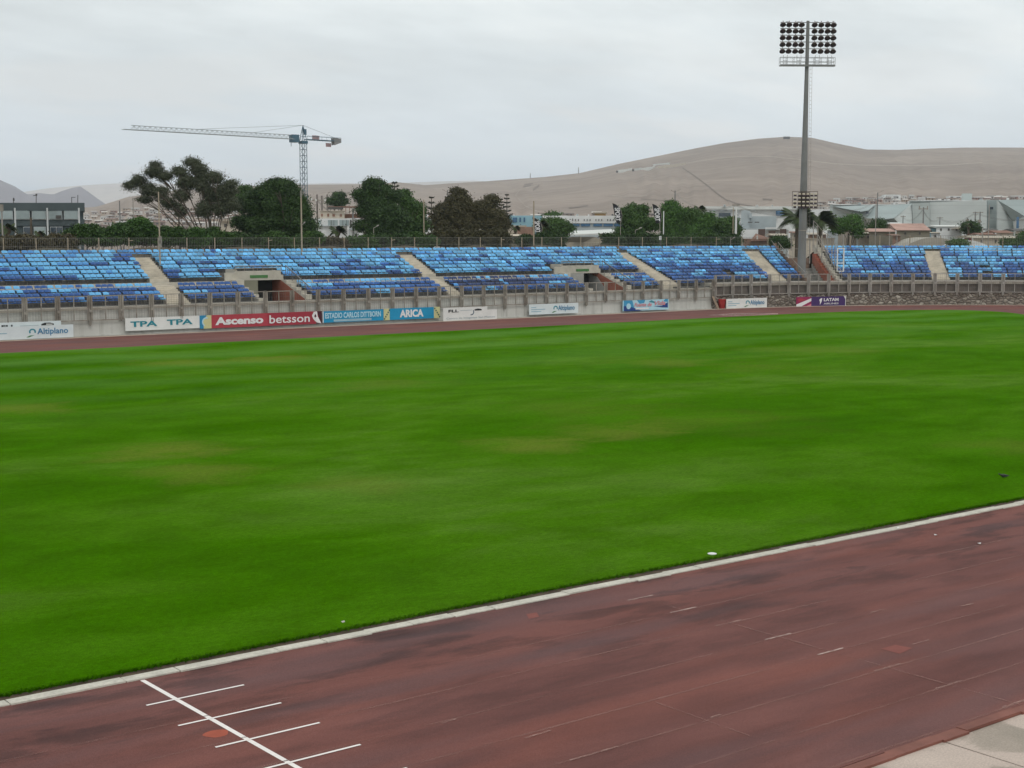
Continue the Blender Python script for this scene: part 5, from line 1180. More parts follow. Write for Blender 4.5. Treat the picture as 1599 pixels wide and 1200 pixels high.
facet([(1542, 372, 3), (1542, 313.4, 3), (1556.5, 313.2, 3), (1556.5, 372, 3)], MPd); facet([(1557.5, 372, -4), (1557.5, 312.8, -4), (1583, 345, 0), (1586, 372, 0)], MP)
facet([(1558, 312.6, -3), (1630, 311.5, 2), (1600, 338, -4), (1583, 346, -2)], MPd); facet([(1583.5, 372, -1), (1583.5, 345.5, -3), (1640, 330, 2), (1640, 372, 2)], MPl)
part(b, 'window', B['glassd'], [(1546, 1551, 323.5, 327.3, 352, .5)]); part(b, 'window', B['glassd'], [(1352, 1356.5, 330.5, 334.2, 348.6, .3)]); part(b, 'entrance_glass', B['blueglass'], [(1587.5, 1591.5, 339, 357, 345.5, .4)])
part(b, 'plant_room', MP, [(1503, 1518, 302.5, 314, 380, 12)]); part(b, 'roof_edge', B['wh'], [(1300, 1420, 319.4, 320.6, 355.5, .6), (1420, 1542, 313.2, 314.4, 355.3, .6)])
# houses between stand and mall
def small_house(label, px0, px1, yt, yb, D, wallm, roofm, rise=3, dep=7, grp='houses between the stand and the metal clad building', wins=2):
    b = bld('house', label, 'house', (px0 + px1) / 2, D, grp); part(b, 'wall', wallm, [(px0, px1, yt, None, D, dep)]); roofprism(b, 'roof', roofm, px0, px1, yt, yt - rise, D, dep, 1.2)
    for k in range(wins): x = px0 + (px1 - px0) * (k + .6) / (wins + .3); part(b, 'window', B['dkr'], [(x - 1.2, x + 1.6, yt + 3, yt + 6.5, D - .1, .1)])
    return b
small_house('house with broad faded red roof behind the stand', 1400, 1452, 360, 380, 240, B['oliv'], B['redr'], 11, 9)
small_house('dark walled house with brown red roof left of the broad red roof', 1357, 1398, 362, 380, 225, B['oliv'], B['redr'], 5, 8)
small_house('pale tin roofed house behind the broad red roof', 1392, 1412, 350.5, 360, 262, B['wh'], B['canopy'], 3, 8, wins=1)
small_house('white long house with grey roof below the metal facade', 1462, 1502, 354, 368, 275, B['wh'], B['canopy'], 2.5, 9, wins=3)
small_house('low white house beside the small palm', 1504, 1530, 358, 372, 268, B['wh'], B['shedr'], 2.5, 8, wins=1)
small_house('house with dark red gable at the right side', 1556, 1582, 364, 380, 238, B['beige'], B['rust'], 4, 7)
small_house('wide flat beige roofed house behind the right stand', 1520, 1592, 372, 386, 215, B['beige'], B['shedr'], 4, 9, wins=3)
small_house('small pale house cut off by the right edge', 1586, 1615, 361, 380, 250, B['beige'], B['dkr'], 3.5, 8, wins=1)
small_house('little maroon walled house behind the vaulted roof', 1506, 1518, 369.5, 380, 232, m_('maroon_wall', (.16, .03, .04)), B['shedr'], 1.5, 5, wins=1)
GH = 'houses between the stand and the metal clad building'
small_house('grey house squeezed between bushy tree and floodlight palm', 1292, 1310, 360, 378, 262, B['greyb'], B['canopy'], 2.5, 6, wins=1)
small_house('tan house with tin roof below the small dark tree', 1340, 1362, 366, 380, 232, B['beige'], B['shedr'], 3, 7)
small_house('brick house between dark walled house and broad red roof', 1394, 1406, 368, 382, 218, B['brick'], B['rust'], 2, 6, wins=1)
small_house('tiny pale annex right of the broad red roof', 1454, 1468, 364, 378, 250, B['wh'], B['shedr'], 1.5, 6, wins=1)
small_house('brown roofed house under the doubled utility poles', 1530, 1556, 367, 380, 245, B['oliv'], B['rust'], 3, 7)
small_house('small white house near the recess of the metal wall', 1538, 1558, 359, 370, 285, B['wh'], B['dkr'], 2, 7, wins=2)
small_house('pale blue house behind the wide crossarm pole', 1446, 1462, 357, 366, 280, B['lblue'], B['canopy'], 2, 7, wins=1)
small_house('brown house low behind the garden wall', 1262, 1290, 366.5, 376, 250, B['brick'], B['shedr'], 3, 7)
small_house('cream house left of the garden wall', 1234, 1250, 364, 376, 255, B['beige'], B['rust'], 2.5, 7, wins=1)
small_house('grey house low beside the brick house', 1206, 1230, 368, 380, 240, B['greyb'], B['shedr'], 3, 7)
b = bld('vaulted_hall', 'low hall with wide curved grey roof behind the right stand', 'hall', 1455, 212); o_ = np.array(b.location); mb = MB(); vs = []; n = 14
for k in range(n + 1):
    x = 1414 + 90 * k / n; y = 385.5 - 14.5 * math.sin(math.pi * k / n) ** .8; vs += [W(x, y, 210) - o_, W(x, y, 210) - o_ + DH * 9]
mb.add(vs, [(2 * i, 2 * i + 2, 2 * i + 3, 2 * i + 1) for i in range(n)]); mb.add([vs[2 * i] for i in range(n + 1)], [tuple(range(n + 1))]); mb.build('roof', B['vault'], b); part(b, 'wall', B['oliv'], [(1414, 1504, 384.5, None, 211, 8)])
b = bld('arched_wall', 'white curved wall top right of the vaulted roof', 'wall', 1510, 205); o_ = np.array(b.location); mb = MB(); vs = []
for k in range(n + 1): x = 1470 + 76 * k / n; vs.append(W(x, 388 - 12.5 * math.sin(math.pi * (k + .01) / n) ** .6, 205) - o_)
mb.prism(vs, DH * .5); mb.build('wall', B['wh'], b)
for (nm, px, D, its) in (('school', 930, 290, ((900, 334.8, 3), (918, 335.2, 2), (955, 334.5, 3), (966, 335.5, 2))), ('w', 1170, 420, ((1130, 319.8, 3), (1180, 320.2, 4), (1240, 319.5, 3), (1205, 320.5, 2))), ('m', 1450, 352, ((1340, 316.5, 4), (1395, 317, 3), (1470, 311.5, 4), (1530, 310.5, 3), (1572, 309.5, 4)))):
    root = {'school': SCH, 'w': WRH, 'm': MALL}[nm]
    for k, (x, y, w) in enumerate(its): part(root, 'roof_unit', [B['greyb'], B['wh'], B['dkr']][k % 3], [(x, x + w, y, y + 3.4, D + 3 + k, 1.5)])
# little white house and summit hut on the hill, and the long retaining walls
q, D = hill_at(1226, 217.5); b = empty('summit_hut', tuple(q), math.atan2(RT[1], RT[0]), 'dark square hut on the summit of the bare hill', 'hut'); u_ = D / F_PX
mb = MB(); mb.box(-4.6 * u_, 4.6 * u_, 0, 6, -2, 3.2 * u_); mb.build('wall', B['dkr'], b); mb = MB(); mb.box(-5 * u_, 5 * u_, -.5, 6.5, 3.2 * u_, 4 * u_); mb.build('roof', B['greyb'], b)
q, D = hill_at(1010, 266); b = empty('hillside_walls', tuple(q), math.atan2(RT[1], RT[0]), 'string of white walls and terraces on the bare hillside', 'wall'); o_ = np.array(b.location); u_ = D / F_PX
for (xa, ya), (xb, yb), h in (((963, 270), (986, 266.5), 3.6), ((990, 267), (1001, 265.4), 3.0), ((1001, 265.5), (1022, 261.8), 2.2), ((1019, 260), (1045, 257.2), 3.2), ((1026, 263.2), (1070, 257.5), 2.8)):
    mb = MB(); A, _ = hill_at(xa, ya); Bq, _ = hill_at(xb, yb); A = A - o_; Bq = Bq - o_; mb.hexa([A - ZV * 3, Bq - ZV * 3, Bq + DH * 5 - ZV * 3, A + DH * 5 - ZV * 3, A + ZV * h * u_, Bq + ZV * h * u_, Bq + DH * 5 + ZV * h * u_, A + DH * 5 + ZV * h * u_])
    o = mb.build('wall_length', B['canopy'] if xa != 1026 else B['beige']); o.parent = b; o.rotation_euler = (0, 0, -b.rotation_euler[2])
for (x, y) in ((963, 270), (988, 268)):
    A, _ = hill_at(x, y); mb = MB(); mb.box(-1.4 * u_, 1.4 * u_, 0, 4, 0, 3.2 * u_); o = mb.build('dark_end', B['dkr']); o.parent = b; r3 = Matrix.Rotation(-b.rotation_euler[2], 3, 'Z'); o.location = r3 @ Vector(tuple(A - o_))

# ---------------------------------------------------------------- hillside town: every house its own
HR = random.Random(5)
wallc = [('pale grey', m_('pale_grey_wall', (.46, .44, .42))), ('white', m_('whitewash', (.66, .65, .62))), ('tan', m_('tan_wall', (.40, .32, .25))), ('brick red', m_('brick_red_wall', (.30, .19, .155))), ('dusty brown', m_('dusty_brown_wall', (.24, .19, .16)))]
roofc = [('grey tin roof', m_('tin_roof', (.38, .37, .355))), ('rusty roof', m_('rusty_tin_roof', (.21, .14, .115))), ('pale flat roof', m_('pale_roof', (.55, .52, .48)))]
hp = {}
def town_house(px, py, w, h, where, grp):
    D = D0(px); 
    q, D = hill_at(px, py); u_ = D / F_PX; i = HR.choices(range(5), [4, 3, 3, 2, 3])[0]; j = HR.choices(range(3), [4, 2, 3])[0]; pitched = HR.random() < .55
    ww = w * u_; hh = h * u_; key = (i, j, pitched)
    r = empty('house', tuple(q), math.atan2(RT[1], RT[0]) + HR.uniform(-.35, .35), '%s house with %s%s %s' % (wallc[i][0], 'pitched ' if pitched else '', roofc[j][0], where), 'house', grp)
    if key not in hp:
        mb = MB(); mb.box(-.5, .5, 0, .9, -1.2, 1.0); m1 = mb.build('wall', wallc[i][1], r)
        mb = MB()
        if pitched: mb.add([(-.55, -.06, .98), (.55, -.06, .98), (.55, .96, .98), (-.55, .96, .98), (-.55, .45, 1.4), (.55, .45, 1.4)], [(0, 1, 5, 4), (2, 3, 4, 5), (1, 2, 5), (3, 0, 4), (0, 3, 2, 1)])
        else: mb.box(-.53, .53, -.04, .94, 1.002, 1.16)
        m2 = mb.build('roof', roofc[j][1], r); mb = MB(); mb.box(-.34, -.12, -.03, .0, .35, .72); m3 = mb.build('window', B['dkr'], r); mb = MB(); mb.box(.1, .26, -.03, 0, .0, .7); m4 = mb.build('door', B['brown'], r)
        hp[key] = (m1, m2, m3, m4); cs = hp[key]
    else:
        cs = []
        for c in hp[key]: o = c.copy(); COL.objects.link(o); o.parent = r; cs.append(o)
    for c in cs: c.scale = (ww, ww * .8, hh)
for row, y in enumerate((364, 358, 352.5, 347.5, 343, 339.5, 336, 333, 330)):
    x = 132 + (row % 2) * 4
    while x < 372:
        top = interp([(130, 333), (165, 331), (200, 328), (300, 326), (372, 327)], x)
        w = HR.uniform(9, 17) * (1 if y > 345 else .75)
        if y > top + 1: town_house(x, y + HR.uniform(-1.2, 1.2), w, HR.uniform(3.0, 5.2) * (1 if y > 345 else .75), 'on the far left slope', 'houses of the far left slope')
        x += w + HR.uniform(1.5, 9)
for row, y in enumerate((331, 326.5, 322.5, 319, 315.8, 313, 310.5)):
    x = 1278 + (row % 2) * 5
    while x < 1625:
        w = HR.uniform(9, 17) * (1 - row * .06); top = interp([(1280, 318), (1330, 312), (1400, 309.5), (1440, 310), (1480, 313), (1540, 310), (1599, 306)], x)
        if y > top and HR.random() < .9: town_house(x, y + HR.uniform(-1, 1), w, HR.uniform(2.6, 4.2), 'on the slope above the metal clad building', 'houses of the right slope')
        x += w + HR.uniform(.5, 5)
for row, y in enumerate((352, 346, 341, 337)):
    x = 560 + row * 3
    while x < 1100:
        w = HR.uniform(10, 18)
        if HR.random() < .72: town_house(x, y + HR.uniform(-1, 1), w, HR.uniform(2.8, 4.5), 'at the foot of the bare hill', 'houses at the foot of the hill')
        x += w + HR.uniform(2, 10)
for (px0, px1, y0, y1, lab) in ((1380, 1405, 304.5, 310, 'long white two storey building high on the right slope'), (1374, 1382, 307.5, 312, 'small white cube house beside the long white building'), (1480.5, 1501, 306.5, 310, 'white building with a dark doorway above the metal facade'), (1475, 1482, 311, 315, 'small white annex left of the white building with doorway'), (1421, 1427, 314, 317.5, 'tiny white cube house above the metal facade')):
    q, D = hill_at((px0 + px1) / 2, y1); r = empty('house', tuple(q), math.atan2(RT[1], RT[0]), lab, 'house', 'houses of the right slope'); u_ = D / F_PX; w = (px1 - px0) * u_; h = (y1 - y0) * u_
    mb = MB(); mb.box(-w / 2, w / 2, 0, 9, -4, h); mb.build('wall', B['wh'], r); mb = MB(); mb.box(-w * .4, -w * .2, -.15, 0, h * .3, h * .7); mb.build('window', B['dkr'], r); mb = MB(); mb.box(w * .05, w * .35, -.15, 0, 0, h * .5); mb.build('door', B['dkr'], r)
# ================================================================== VEGETATION
def leaf_mat(name, c0, c1, sc=.5):
    m, nt, b = new_mat(name); v = nmap(nt, (sc, sc, sc)); f = noise(nt, v, 1.0, 5, .65); g = noise(nt, nmap(nt, (4, 4, 4)), 1.0, 2, .5)
    c = ramp(nt, mth(nt, 'ADD', mth(nt, 'MULTIPLY', f, .6), mth(nt, 'MULTIPLY', g, .4)), [(.36, c0), (.62, c1)])
    nt.links.new(c, b.inputs['Base Color']); b.inputs['Roughness'].default_value = .6; b.inputs['Specular IOR Level'].default_value = .25
    b.inputs['Transmission Weight'].default_value = 0; return m
LM = {'dark': leaf_mat('dark_foliage', (.014, .032, .010), (.052, .100, .024)), 'green': leaf_mat('green_foliage', (.020, .050, .012), (.072, .140, .030)), 'bright': leaf_mat('bright_foliage', (.030, .072, .014), (.075, .165, .030)),
      'euc': leaf_mat('eucalyptus_foliage', (.044, .052, .030), (.10, .112, .066)), 'brown': leaf_mat('brownish_foliage', (.040, .038, .018), (.095, .084, .038)), 'dry': leaf_mat('dry_scrub', (.050, .042, .022), (.115, .095, .050)), 'palm': leaf_mat('palm_frond', (.026, .042, .016), (.075, .10, .036)), 'pine': leaf_mat('pine_foliage', (.016, .022, .014), (.038, .048, .028))}
M['bark'] = mat('bark', (.10, .08, .06), .95, .3, 1.5, .5)
def leaves(points, size, aspect=.55, droop=.0, outw=None):
    n = len(points); N = rng.normal(size=(n, 3))
    if outw is not None: N = N * .9 + outw
    else: N[:, 2] = np.abs(N[:, 2]) * .9 + .15
    N /= np.linalg.norm(N, axis=1, keepdims=True)
    T = rng.normal(size=(n, 3)); T -= (T * N).sum(1, keepdims=True) * N; T[:, 2] -= droop; T /= np.linalg.norm(T, axis=1, keepdims=True); Bn = np.cross(N, T)
    s = size * (.6 + .8 * rng.random((n, 1))); a = T * s; b = Bn * s * aspect
    P = np.stack([points - a, points - b * .9 + a * .1, points + a, points + b], 1).reshape(-1, 3); return P
def crown_pts(blobs, D, dens, clump=.62, lobes=True):
    """blobs: (px, py, rx, ry) lobes of the crown as surveyed; each gets real depth; leaves sit in many small clumps"""
    out = []; u_ = D / F_PX
    B2 = []
    for (x, y, rx, ry) in blobs:
        if not lobes or rx < 7: B2.append((x, y, rx * .9, ry * .9)); continue
        B2.append((x, y, rx * .66, ry * .66))
        for _ in range(5):
            t = rng.random() * 6.283; s = .26 + .24 * rng.random(); B2.append((x + rx * .78 * math.cos(t), y + ry * .78 * math.sin(t), rx * s, ry * s))
    blobs = B2
    for (x, y, rx, ry) in blobs:
        C0 = W(x, y, D) ; R3 = np.array([rx * u_, ry * u_]); dep = (R3[0] + R3[1]) / 2
        nc = max(6, int(dens * (rx * ry) ** .72 * .55))
        q = rng.normal(size=(nc, 3)); q /= np.linalg.norm(q, axis=1, keepdims=True); q *= (rng.random((nc, 1)) ** .38) * np.where(rng.random((nc, 1)) < .2, 1.28, 1.0)
        cc = C0 + RT * q[:, :1] * R3[0] * .9 + DH * q[:, 1:2] * dep * .9 + ZV * q[:, 2:3] * R3[1] * .88
        for c in cc:
            k = int(rng.integers(60, 140)); r = clump * (.45 + .8 * rng.random()) * u_ / .07
            w = rng.normal(size=(k, 3)) * np.array([r, r, r * .6]) * .5; out.append(c + w)
            g = (c - C0) / (R3[0] + 1e-6) * .7; OUTW.append(w / r * .9 + g + np.array([0, 0, .35]))
    return np.concatenate(out)
OUTW = []
def tree(label, blobs, D, lm, trunk=None, dens=3.0, clump=.62, size=.16, cat='tree', name='tree', group=None, branches=True):
    x0 = trunk[0] if trunk else blobs[0][0]; base = W(x0, 367, D); base[2] = 0
    r = empty(name, tuple(base), 0, label, cat, group); o = np.array(r.location)
    OUTW.clear(); pts = crown_pts(blobs, D, dens * .8, clump, lm != 'euc') - o; P = leaves(pts, size * .56 * D / 160.0, outw=np.concatenate(OUTW)); n = len(pts)
    mb = MB(); me = bpy.data.meshes.new('crown'); me.from_pydata(P.tolist(), [], [(4 * i, 4 * i + 1, 4 * i + 2, 4 * i + 3) for i in range(n)]); me.materials.append(LM[lm]); me.update()
    c = bpy.data.objects.new('crown', me); COL.objects.link(c); c.parent = r
    t = MB(); ztop = W(x0, trunk[1] if trunk else blobs[0][1], D)[2] * (.8 if not trunk else 1)
    th = trunk[2] if trunk and len(trunk) > 2 else .28
    lean = (trunk[3] * D / F_PX) if trunk and len(trunk) > 3 else 0.0
    top = np.array([0, 0, ztop]) + RT * lean; fork = np.array([0, 0, ztop * .55]) + RT * lean * .4; t.tube((0, 0, -.1), fork, th, th * .8, 8); t.tube(fork, top, th * .8, th * .45, 8)
    if branches:
        for (x, y, rx, ry) in blobs:
            e = W(x, y, D) - o + DH * rng.normal(0, .8); mid = (fork + e) / 2 + ZV * .4 + RT * rng.normal(0, .4); t.tube(fork, mid, th * .30, th * .15, 6); t.tube(mid, e, th * .15, th * .05, 5)
            for _ in range(4):
                e2 = e + (RT * rng.normal(0, rx) + ZV * rng.normal(0, ry) + DH * rng.normal(0, rx)) * D / F_PX * .6; t.tube(mid * .4 + e * .6, e2, th * .14, th * .04, 4)
    t.build('trunk', M['bark'], r); return r
G_T = 'trees behind the stand'
# broad open eucalyptus, two stems
tree('broad open eucalyptus with airy grey green crown on the left', [(204, 289, 9, 4), (218, 281, 10, 7), (232, 296, 11, 9), (241, 268, 13, 9), (243, 258, 6, 4), (258, 276, 9, 8), (252, 300, 10, 10), (226, 312, 10, 5), (262, 316, 9, 9), (280, 268, 9, 7), (290, 285, 15, 13), (300, 254, 12, 6), (312, 266, 14, 10), (316, 288, 15, 14), (334, 278, 14, 10), (330, 304, 14, 12), (352, 300, 16, 14), (345, 325, 14, 13), (318, 326, 12, 14), (362, 318, 9, 14), (285, 305, 12, 8), (360, 288, 8, 6)], 142, 'euc', (336, 345, .30, -8), dens=4.0, clump=.70, size=.14, group=G_T)
tree('small drooping eucalyptus between fence posts under the broad one', [(282, 330, 8, 9), (276, 322, 6, 6)], 150, 'euc', (280, 335, .15), dens=3, clump=.5, group=G_T)
tree('dark round dense tree just left of the crane mast', [(440, 300, 22, 16), (420, 318, 30, 22), (450, 325, 30, 26), (425, 348, 42, 22), (462, 350, 26, 26), (400, 352, 30, 22), (390, 320, 14, 16), (470, 322, 14, 14), (425, 290, 8, 7), (448, 288, 7, 5), (478, 362, 12, 12)], 150, 'dark', (430, 350, .5), dens=4.2, clump=.75, size=.17, group=G_T)
tree('mid green tree tucked between eucalyptus and dark round tree', [(383, 302, 12, 10), (372, 318, 12, 14)], 158, 'green', (380, 330, .25), dens=4, clump=.6, group=G_T)
tree('tall dark green tree with pointed top in the middle', [(588, 296, 13, 14), (586, 288, 7, 6), (568, 305, 10, 8), (600, 312, 22, 16), (590, 335, 28, 20), (585, 358, 28, 16), (612, 350, 26, 22), (604, 300, 8, 8), (575, 318, 12, 9)], 168, 'dark', (590, 340, .45), dens=4.4, clump=.7, size=.18, group=G_T)
tree('rounded green tree joined to the right of the tall pointed tree', [(638, 325, 14, 12), (630, 308, 9, 7), (645, 345, 16, 18), (632, 360, 24, 12), (655, 350, 8, 12), (650, 332, 10, 9)], 172, 'green', (636, 345, .4), dens=4.4, clump=.7, size=.18, group=G_T)
tree('brownish feathery tree, larger of the pair near the middle', [(712, 312, 20, 12), (715, 302, 8, 6), (700, 325, 18, 16), (728, 325, 18, 16), (712, 345, 26, 20), (690, 350, 16, 16), (735, 352, 14, 18)], 185, 'brown', (712, 350, .3), dens=4.0, clump=.6, size=.17, group=G_T)
tree('brownish feathery tree, smaller one beside the twin pines', [(764, 318, 14, 9), (762, 332, 20, 14), (768, 348, 20, 18), (752, 358, 16, 14), (782, 356, 10, 14)], 185, 'brown', (765, 350, .28), dens=4.0, clump=.6, size=.17, group=G_T)
tree('dusty green tree below the arched white school', [(868, 348, 16, 8), (862, 356, 16, 10), (878, 358, 14, 10), (850, 352, 10, 8)], 215, 'green', (866, 355, .25), dens=4, clump=.7, group=G_T)
for i, (bl, lm, D, lab) in enumerate((([(985, 330, 12, 8), (978, 342, 12, 10), (992, 348, 14, 12), (985, 362, 18, 9)], 'green', 198, 'bushy green tree between the first and second tall flags'), ([(1002, 332, 9, 8), (1010, 350, 14, 14)], 'green', 200, 'narrow green tree left of the third flag'), ([(1045, 326, 16, 9), (1058, 335, 20, 12), (1040, 345, 20, 14), (1050, 360, 24, 12)], 'bright', 205, 'leafy green tree right of the third flag'),
                                   ([(1078, 334, 14, 9), (1085, 345, 18, 12), (1075, 358, 22, 12)], 'green', 205, 'rounded tree in the middle of the green clump'), ([(1104, 345, 16, 10), (1110, 358, 18, 12), (1095, 362, 18, 10)], 'bright', 203, 'bright green tree near the right of the clump'), ([(1132, 348, 16, 10), (1138, 360, 14, 12)], 'green', 202, 'green tree beside the white twin poles'), ([(1325, 345, 12, 9), (1312, 352, 12, 9), (1335, 355, 13, 12)], 'bright', 225, 'bright bushy tree right of the big palm'), ([(1598, 372, 12, 10), (1580, 380, 14, 6)], 'green', 205, 'tree cut off by the right edge of the stand'),
                                   ([(1372, 352, 8, 6), (1365, 358, 8, 6)], 'dark', 240, 'small dark tree left of the red roofs'), ([(1513, 352, 7, 5), (1518, 358, 9, 6)], 'dark', 255, 'small dark tree beside the low white house'), ([(1488, 380, 6, 3), (1504, 380, 7, 3)], 'green', 204, 'low green shrub in front of the white curved wall'), ([(530, 308, 7, 4), (528, 314, 12, 5)], 'dark', 290, 'hazy dark tree behind the bare columns'), ([(858, 337.5, 11, 3)], 'green', 300, 'low tree row above the light blue building'))):
    tree(lab, bl, D, lm, dens=4.2, clump=.6, size=.17, group=G_T)
tree('round dark green bush left of the floodlight base', [(1219, 376, 10, 8), (1214, 380, 9, 7), (1224, 381, 9, 7)], 196, 'dark', None, dens=6, clump=.5, size=.14, cat='bush', name='bush', branches=False)
# shrubs behind the boundary fence
GS = 'shrubs behind the boundary fence'
SH = [(10, 'dry', 376, 8, 24, 'leftmost dry scrub below the palms'), (50, 'dry', 377, 8, 26, 'dry scrub below the office columns'), (92, 'dry', 376, 8, 22, 'dry scrub at the right end of the office'), (130, 'green', 365, 11, 26, 'green bush at the corner of the office'), (165, 'green', 366, 11, 26, 'green bush left of the tall thin pole'), (200, 'green', 364, 12, 24, 'green bush with taller top near the thin pole'), (217, 'bright', 352, 10, 14, 'brighter bush standing above the hedge'), (235, 'green', 366, 10, 20, 'low bush behind the bent fence post'), (268, 'green', 367, 10, 22, 'low bush under the small eucalyptus'), (300, 'bright', 368, 9, 20, 'yellow green bush right of the small eucalyptus'), (340, 'green', 368, 9, 24, 'bush around the eucalyptus trunk'), (380, 'dark', 374, 10, 26, 'dark bush at the foot of the round tree'), (430, 'green', 374, 8, 28, 'bush below the middle of the round tree'), (485, 'green', 370, 8, 16, 'bush between round tree and white house'),
      (520, 'dry', 380, 6, 20, 'dry shrub in front of the white house'), (560, 'green', 376, 7, 22, 'green shrub at the corner of the white house'), (605, 'dark', 374, 8, 30, 'dark shrub below the pointed tree'), (655, 'green', 374, 8, 24, 'shrub at the foot of the rounded tree'), (695, 'brown', 370, 10, 24, 'brownish shrub left below the feathery trees'), (735, 'brown', 370, 10, 24, 'brownish shrub below the larger feathery tree'), (778, 'brown', 372, 10, 16, 'brownish shrub left of the olive booth'), (835, 'dark', 374, 9, 22, 'dark shrub right of the olive booth'), (866, 'dark', 374, 8, 14, 'dark shrub left of the cream shed'), (958, 'dark', 375, 8, 14, 'dark shrub right of the cream shed'), (1000, 'dark', 374, 8, 24, 'dark shrub below the second flag'), (1048, 'green', 373, 8, 24, 'shrub below the third flag'), (1095, 'green', 373, 7, 24, 'shrub below the green clump'), (1135, 'dark', 374, 7, 18, 'shrub at the foot of the white twin poles')]
for x, lm, y, ry, rx, lab in SH:
    D = (121.5 + 5) * .786 + 0; p = atY(x, 372, 125.5); D = p @ DH
    if x > 900: D += 4
    base = W(x, 386, D); base[2] = 0; r = empty('shrub', tuple(base), 0, lab, 'shrub', GS); o = np.array(r.location)
    pts = crown_pts([(x, y, rx, ry), (x - rx * .5, y + 3, rx * .6, ry * .9), (x + rx * .5, y + 4, rx * .6, ry * .9), (x, y + 10, rx, 6)], D, 3.4, .45) - o; P = leaves(pts, .10); n = len(pts)
    me = bpy.data.meshes.new('foliage'); me.from_pydata(P.tolist(), [], [(4 * i, 4 * i + 1, 4 * i + 2, 4 * i + 3) for i in range(n)]); me.materials.append(LM[lm]); me.update(); c = bpy.data.objects.new('foliage', me); COL.objects.link(c); c.parent = r
    t = MB()
    for k in range(7): e = pts[int(rng.integers(0, n))]; t.tube((rng.normal(0, .3), rng.normal(0, .3), 0), e, .06, .02, 5)
    t.build('stems', M['bark'], r)
# earth bank behind the stand, its crest just under the fence top rail
M['bank'] = mat('earth_bank', (.085, .068, .048), .95, .3, .5, .4, stain=(.05, .05, .03))
mb = MB(); P = []
for a in np.linspace(20, 127, 50): P.append([pa(a, 61.3, 5.5), pa(a, 63.5, 6.45 + .2 * math.sin(a * .7)), pa(a, 67, 6.3), pa(a, 76, 1.0), pa(a, 80, -.1)])
vs = [q for r_ in P for q in r_]; mb.add(vs, [(5 * i + j, 5 * i + 5 + j, 5 * i + 6 + j, 5 * i + 1 + j) for i in range(49) for j in range(4)]); mb.build('embankment', M['bank'], kind='structure')
mb = MB(); P = []
for a in np.linspace(131.5, 162, 20): P.append([pa(a, 61.3, 5.3), pa(a, 63.5, 5.7), pa(a, 70, 3.0), pa(a, 76, 0.0)])
vs = [q for r_ in P for q in r_]; mb.add(vs, [(4 * i + j, 4 * i + 4 + j, 4 * i + 5 + j, 4 * i + 1 + j) for i in range(19) for j in range(3)]); mb.build('embankment', M['bank'], kind='structure')

def palm(label, px, ytop, D, span, nf=26, th=.25, group=None, droop=.8):
    nf = int(nf * 1.5)
    base = W(px, 367, D); base[2] = 0; r = empty('palm_tree', tuple(base), 0, label, 'palm tree', group); ztop = W(px, ytop, D)[2]; u_ = D / F_PX
    t = MB(); t.tube((0, 0, 0), (0, 0, ztop), th, th * .85, 9); t.lathe([(th * .9, ztop - .6), (th * 1.6, ztop - .2), (th * 1.2, ztop + .2), (0, ztop + .3)], 9); t.build('trunk', M['bark'], r)
    Lf = span * u_
    for i in range(nf):
        az = 2 * math.pi * (i * .618 % 1) ; up = .15 + 1.15 * ((i % 7) / 6.0); mb = MB(); prev = None; N_ = 12; P = []
        for k in range(N_ + 1):
            s = k / N_; rr = Lf * (s * math.cos(up * .6)) * (1 - .12 * s); z = ztop + Lf * (s * math.sin(up) * .8 - s * s * (.40 + .35 * (1 - up / 1.3)) * droop)
            P.append(np.array([rr * math.cos(az), rr * math.sin(az), z]))
        side = np.array([-math.sin(az), math.cos(az), 0]); 
        for k in range(N_):
            mb.tube(P[k], P[k + 1], .035 * (1 - k / N_) + .01, n=4, cap=False)
            if k < 1: continue
            for h in (0.0, .5):
                c = P[k] * (1 - h) + P[k + 1] * h; fwd = (P[k + 1] - P[k]); fwd /= np.linalg.norm(fwd); ll = Lf * .30 * math.sin(math.pi * min(.97, .12 + k / N_ * .85))
                for sg in (-1, 1):
                    e = c + side * sg * ll * .75 + fwd * ll * .55 - ZV * ll * .35; w = fwd * .05 * D / 160
                    mb.add([c - w, c + w, e], [(0, 1, 2)])
        mb.build('frond', LM['palm'], r)
    return r
palm('large date palm with drooping fronds behind the floodlight, left crown', 1245, 341, 200, 37, 60, .35)
palm('large date palm with drooping fronds right of the floodlight', 1281, 345, 205, 34, 60, .35)
palm('palm low at the far left corner of the office', 12, 358, 150, 20, 18, .25)
palm('short palm between the office columns', 62, 366, 150, 12, 14, .2)
palm('short spiky palm in front of the white house', 527, 361, 170, 18, 22, .25)
palm('fan of palm fronds behind the left feather flag', 845, 352, 195, 17, 24, .25)
palm('small palm left of the olive booth', 805, 357, 200, 10, 16, .2)
palm('palm top rising out of the right of the green clump', 1092, 327, 215, 13, 20, .25)
palm('palm top just above the larger feathery tree', 716, 300, 190, 10, 18, .2)
palm('palm top behind the rounded green tree', 631, 307, 176, 9, 18, .2)
palm('small palm by the low white house at the right', 1512, 352, 252, 9, 16, .2)
palm('small palm by the cream shed', 940, 368, 195, 9, 14, .2)
palm('small palm left of the dark walled house', 1366, 352, 245, 10, 14, .2)
palm('feathery palm between second and third flags', 1003, 326, 210, 12, 18, .2)
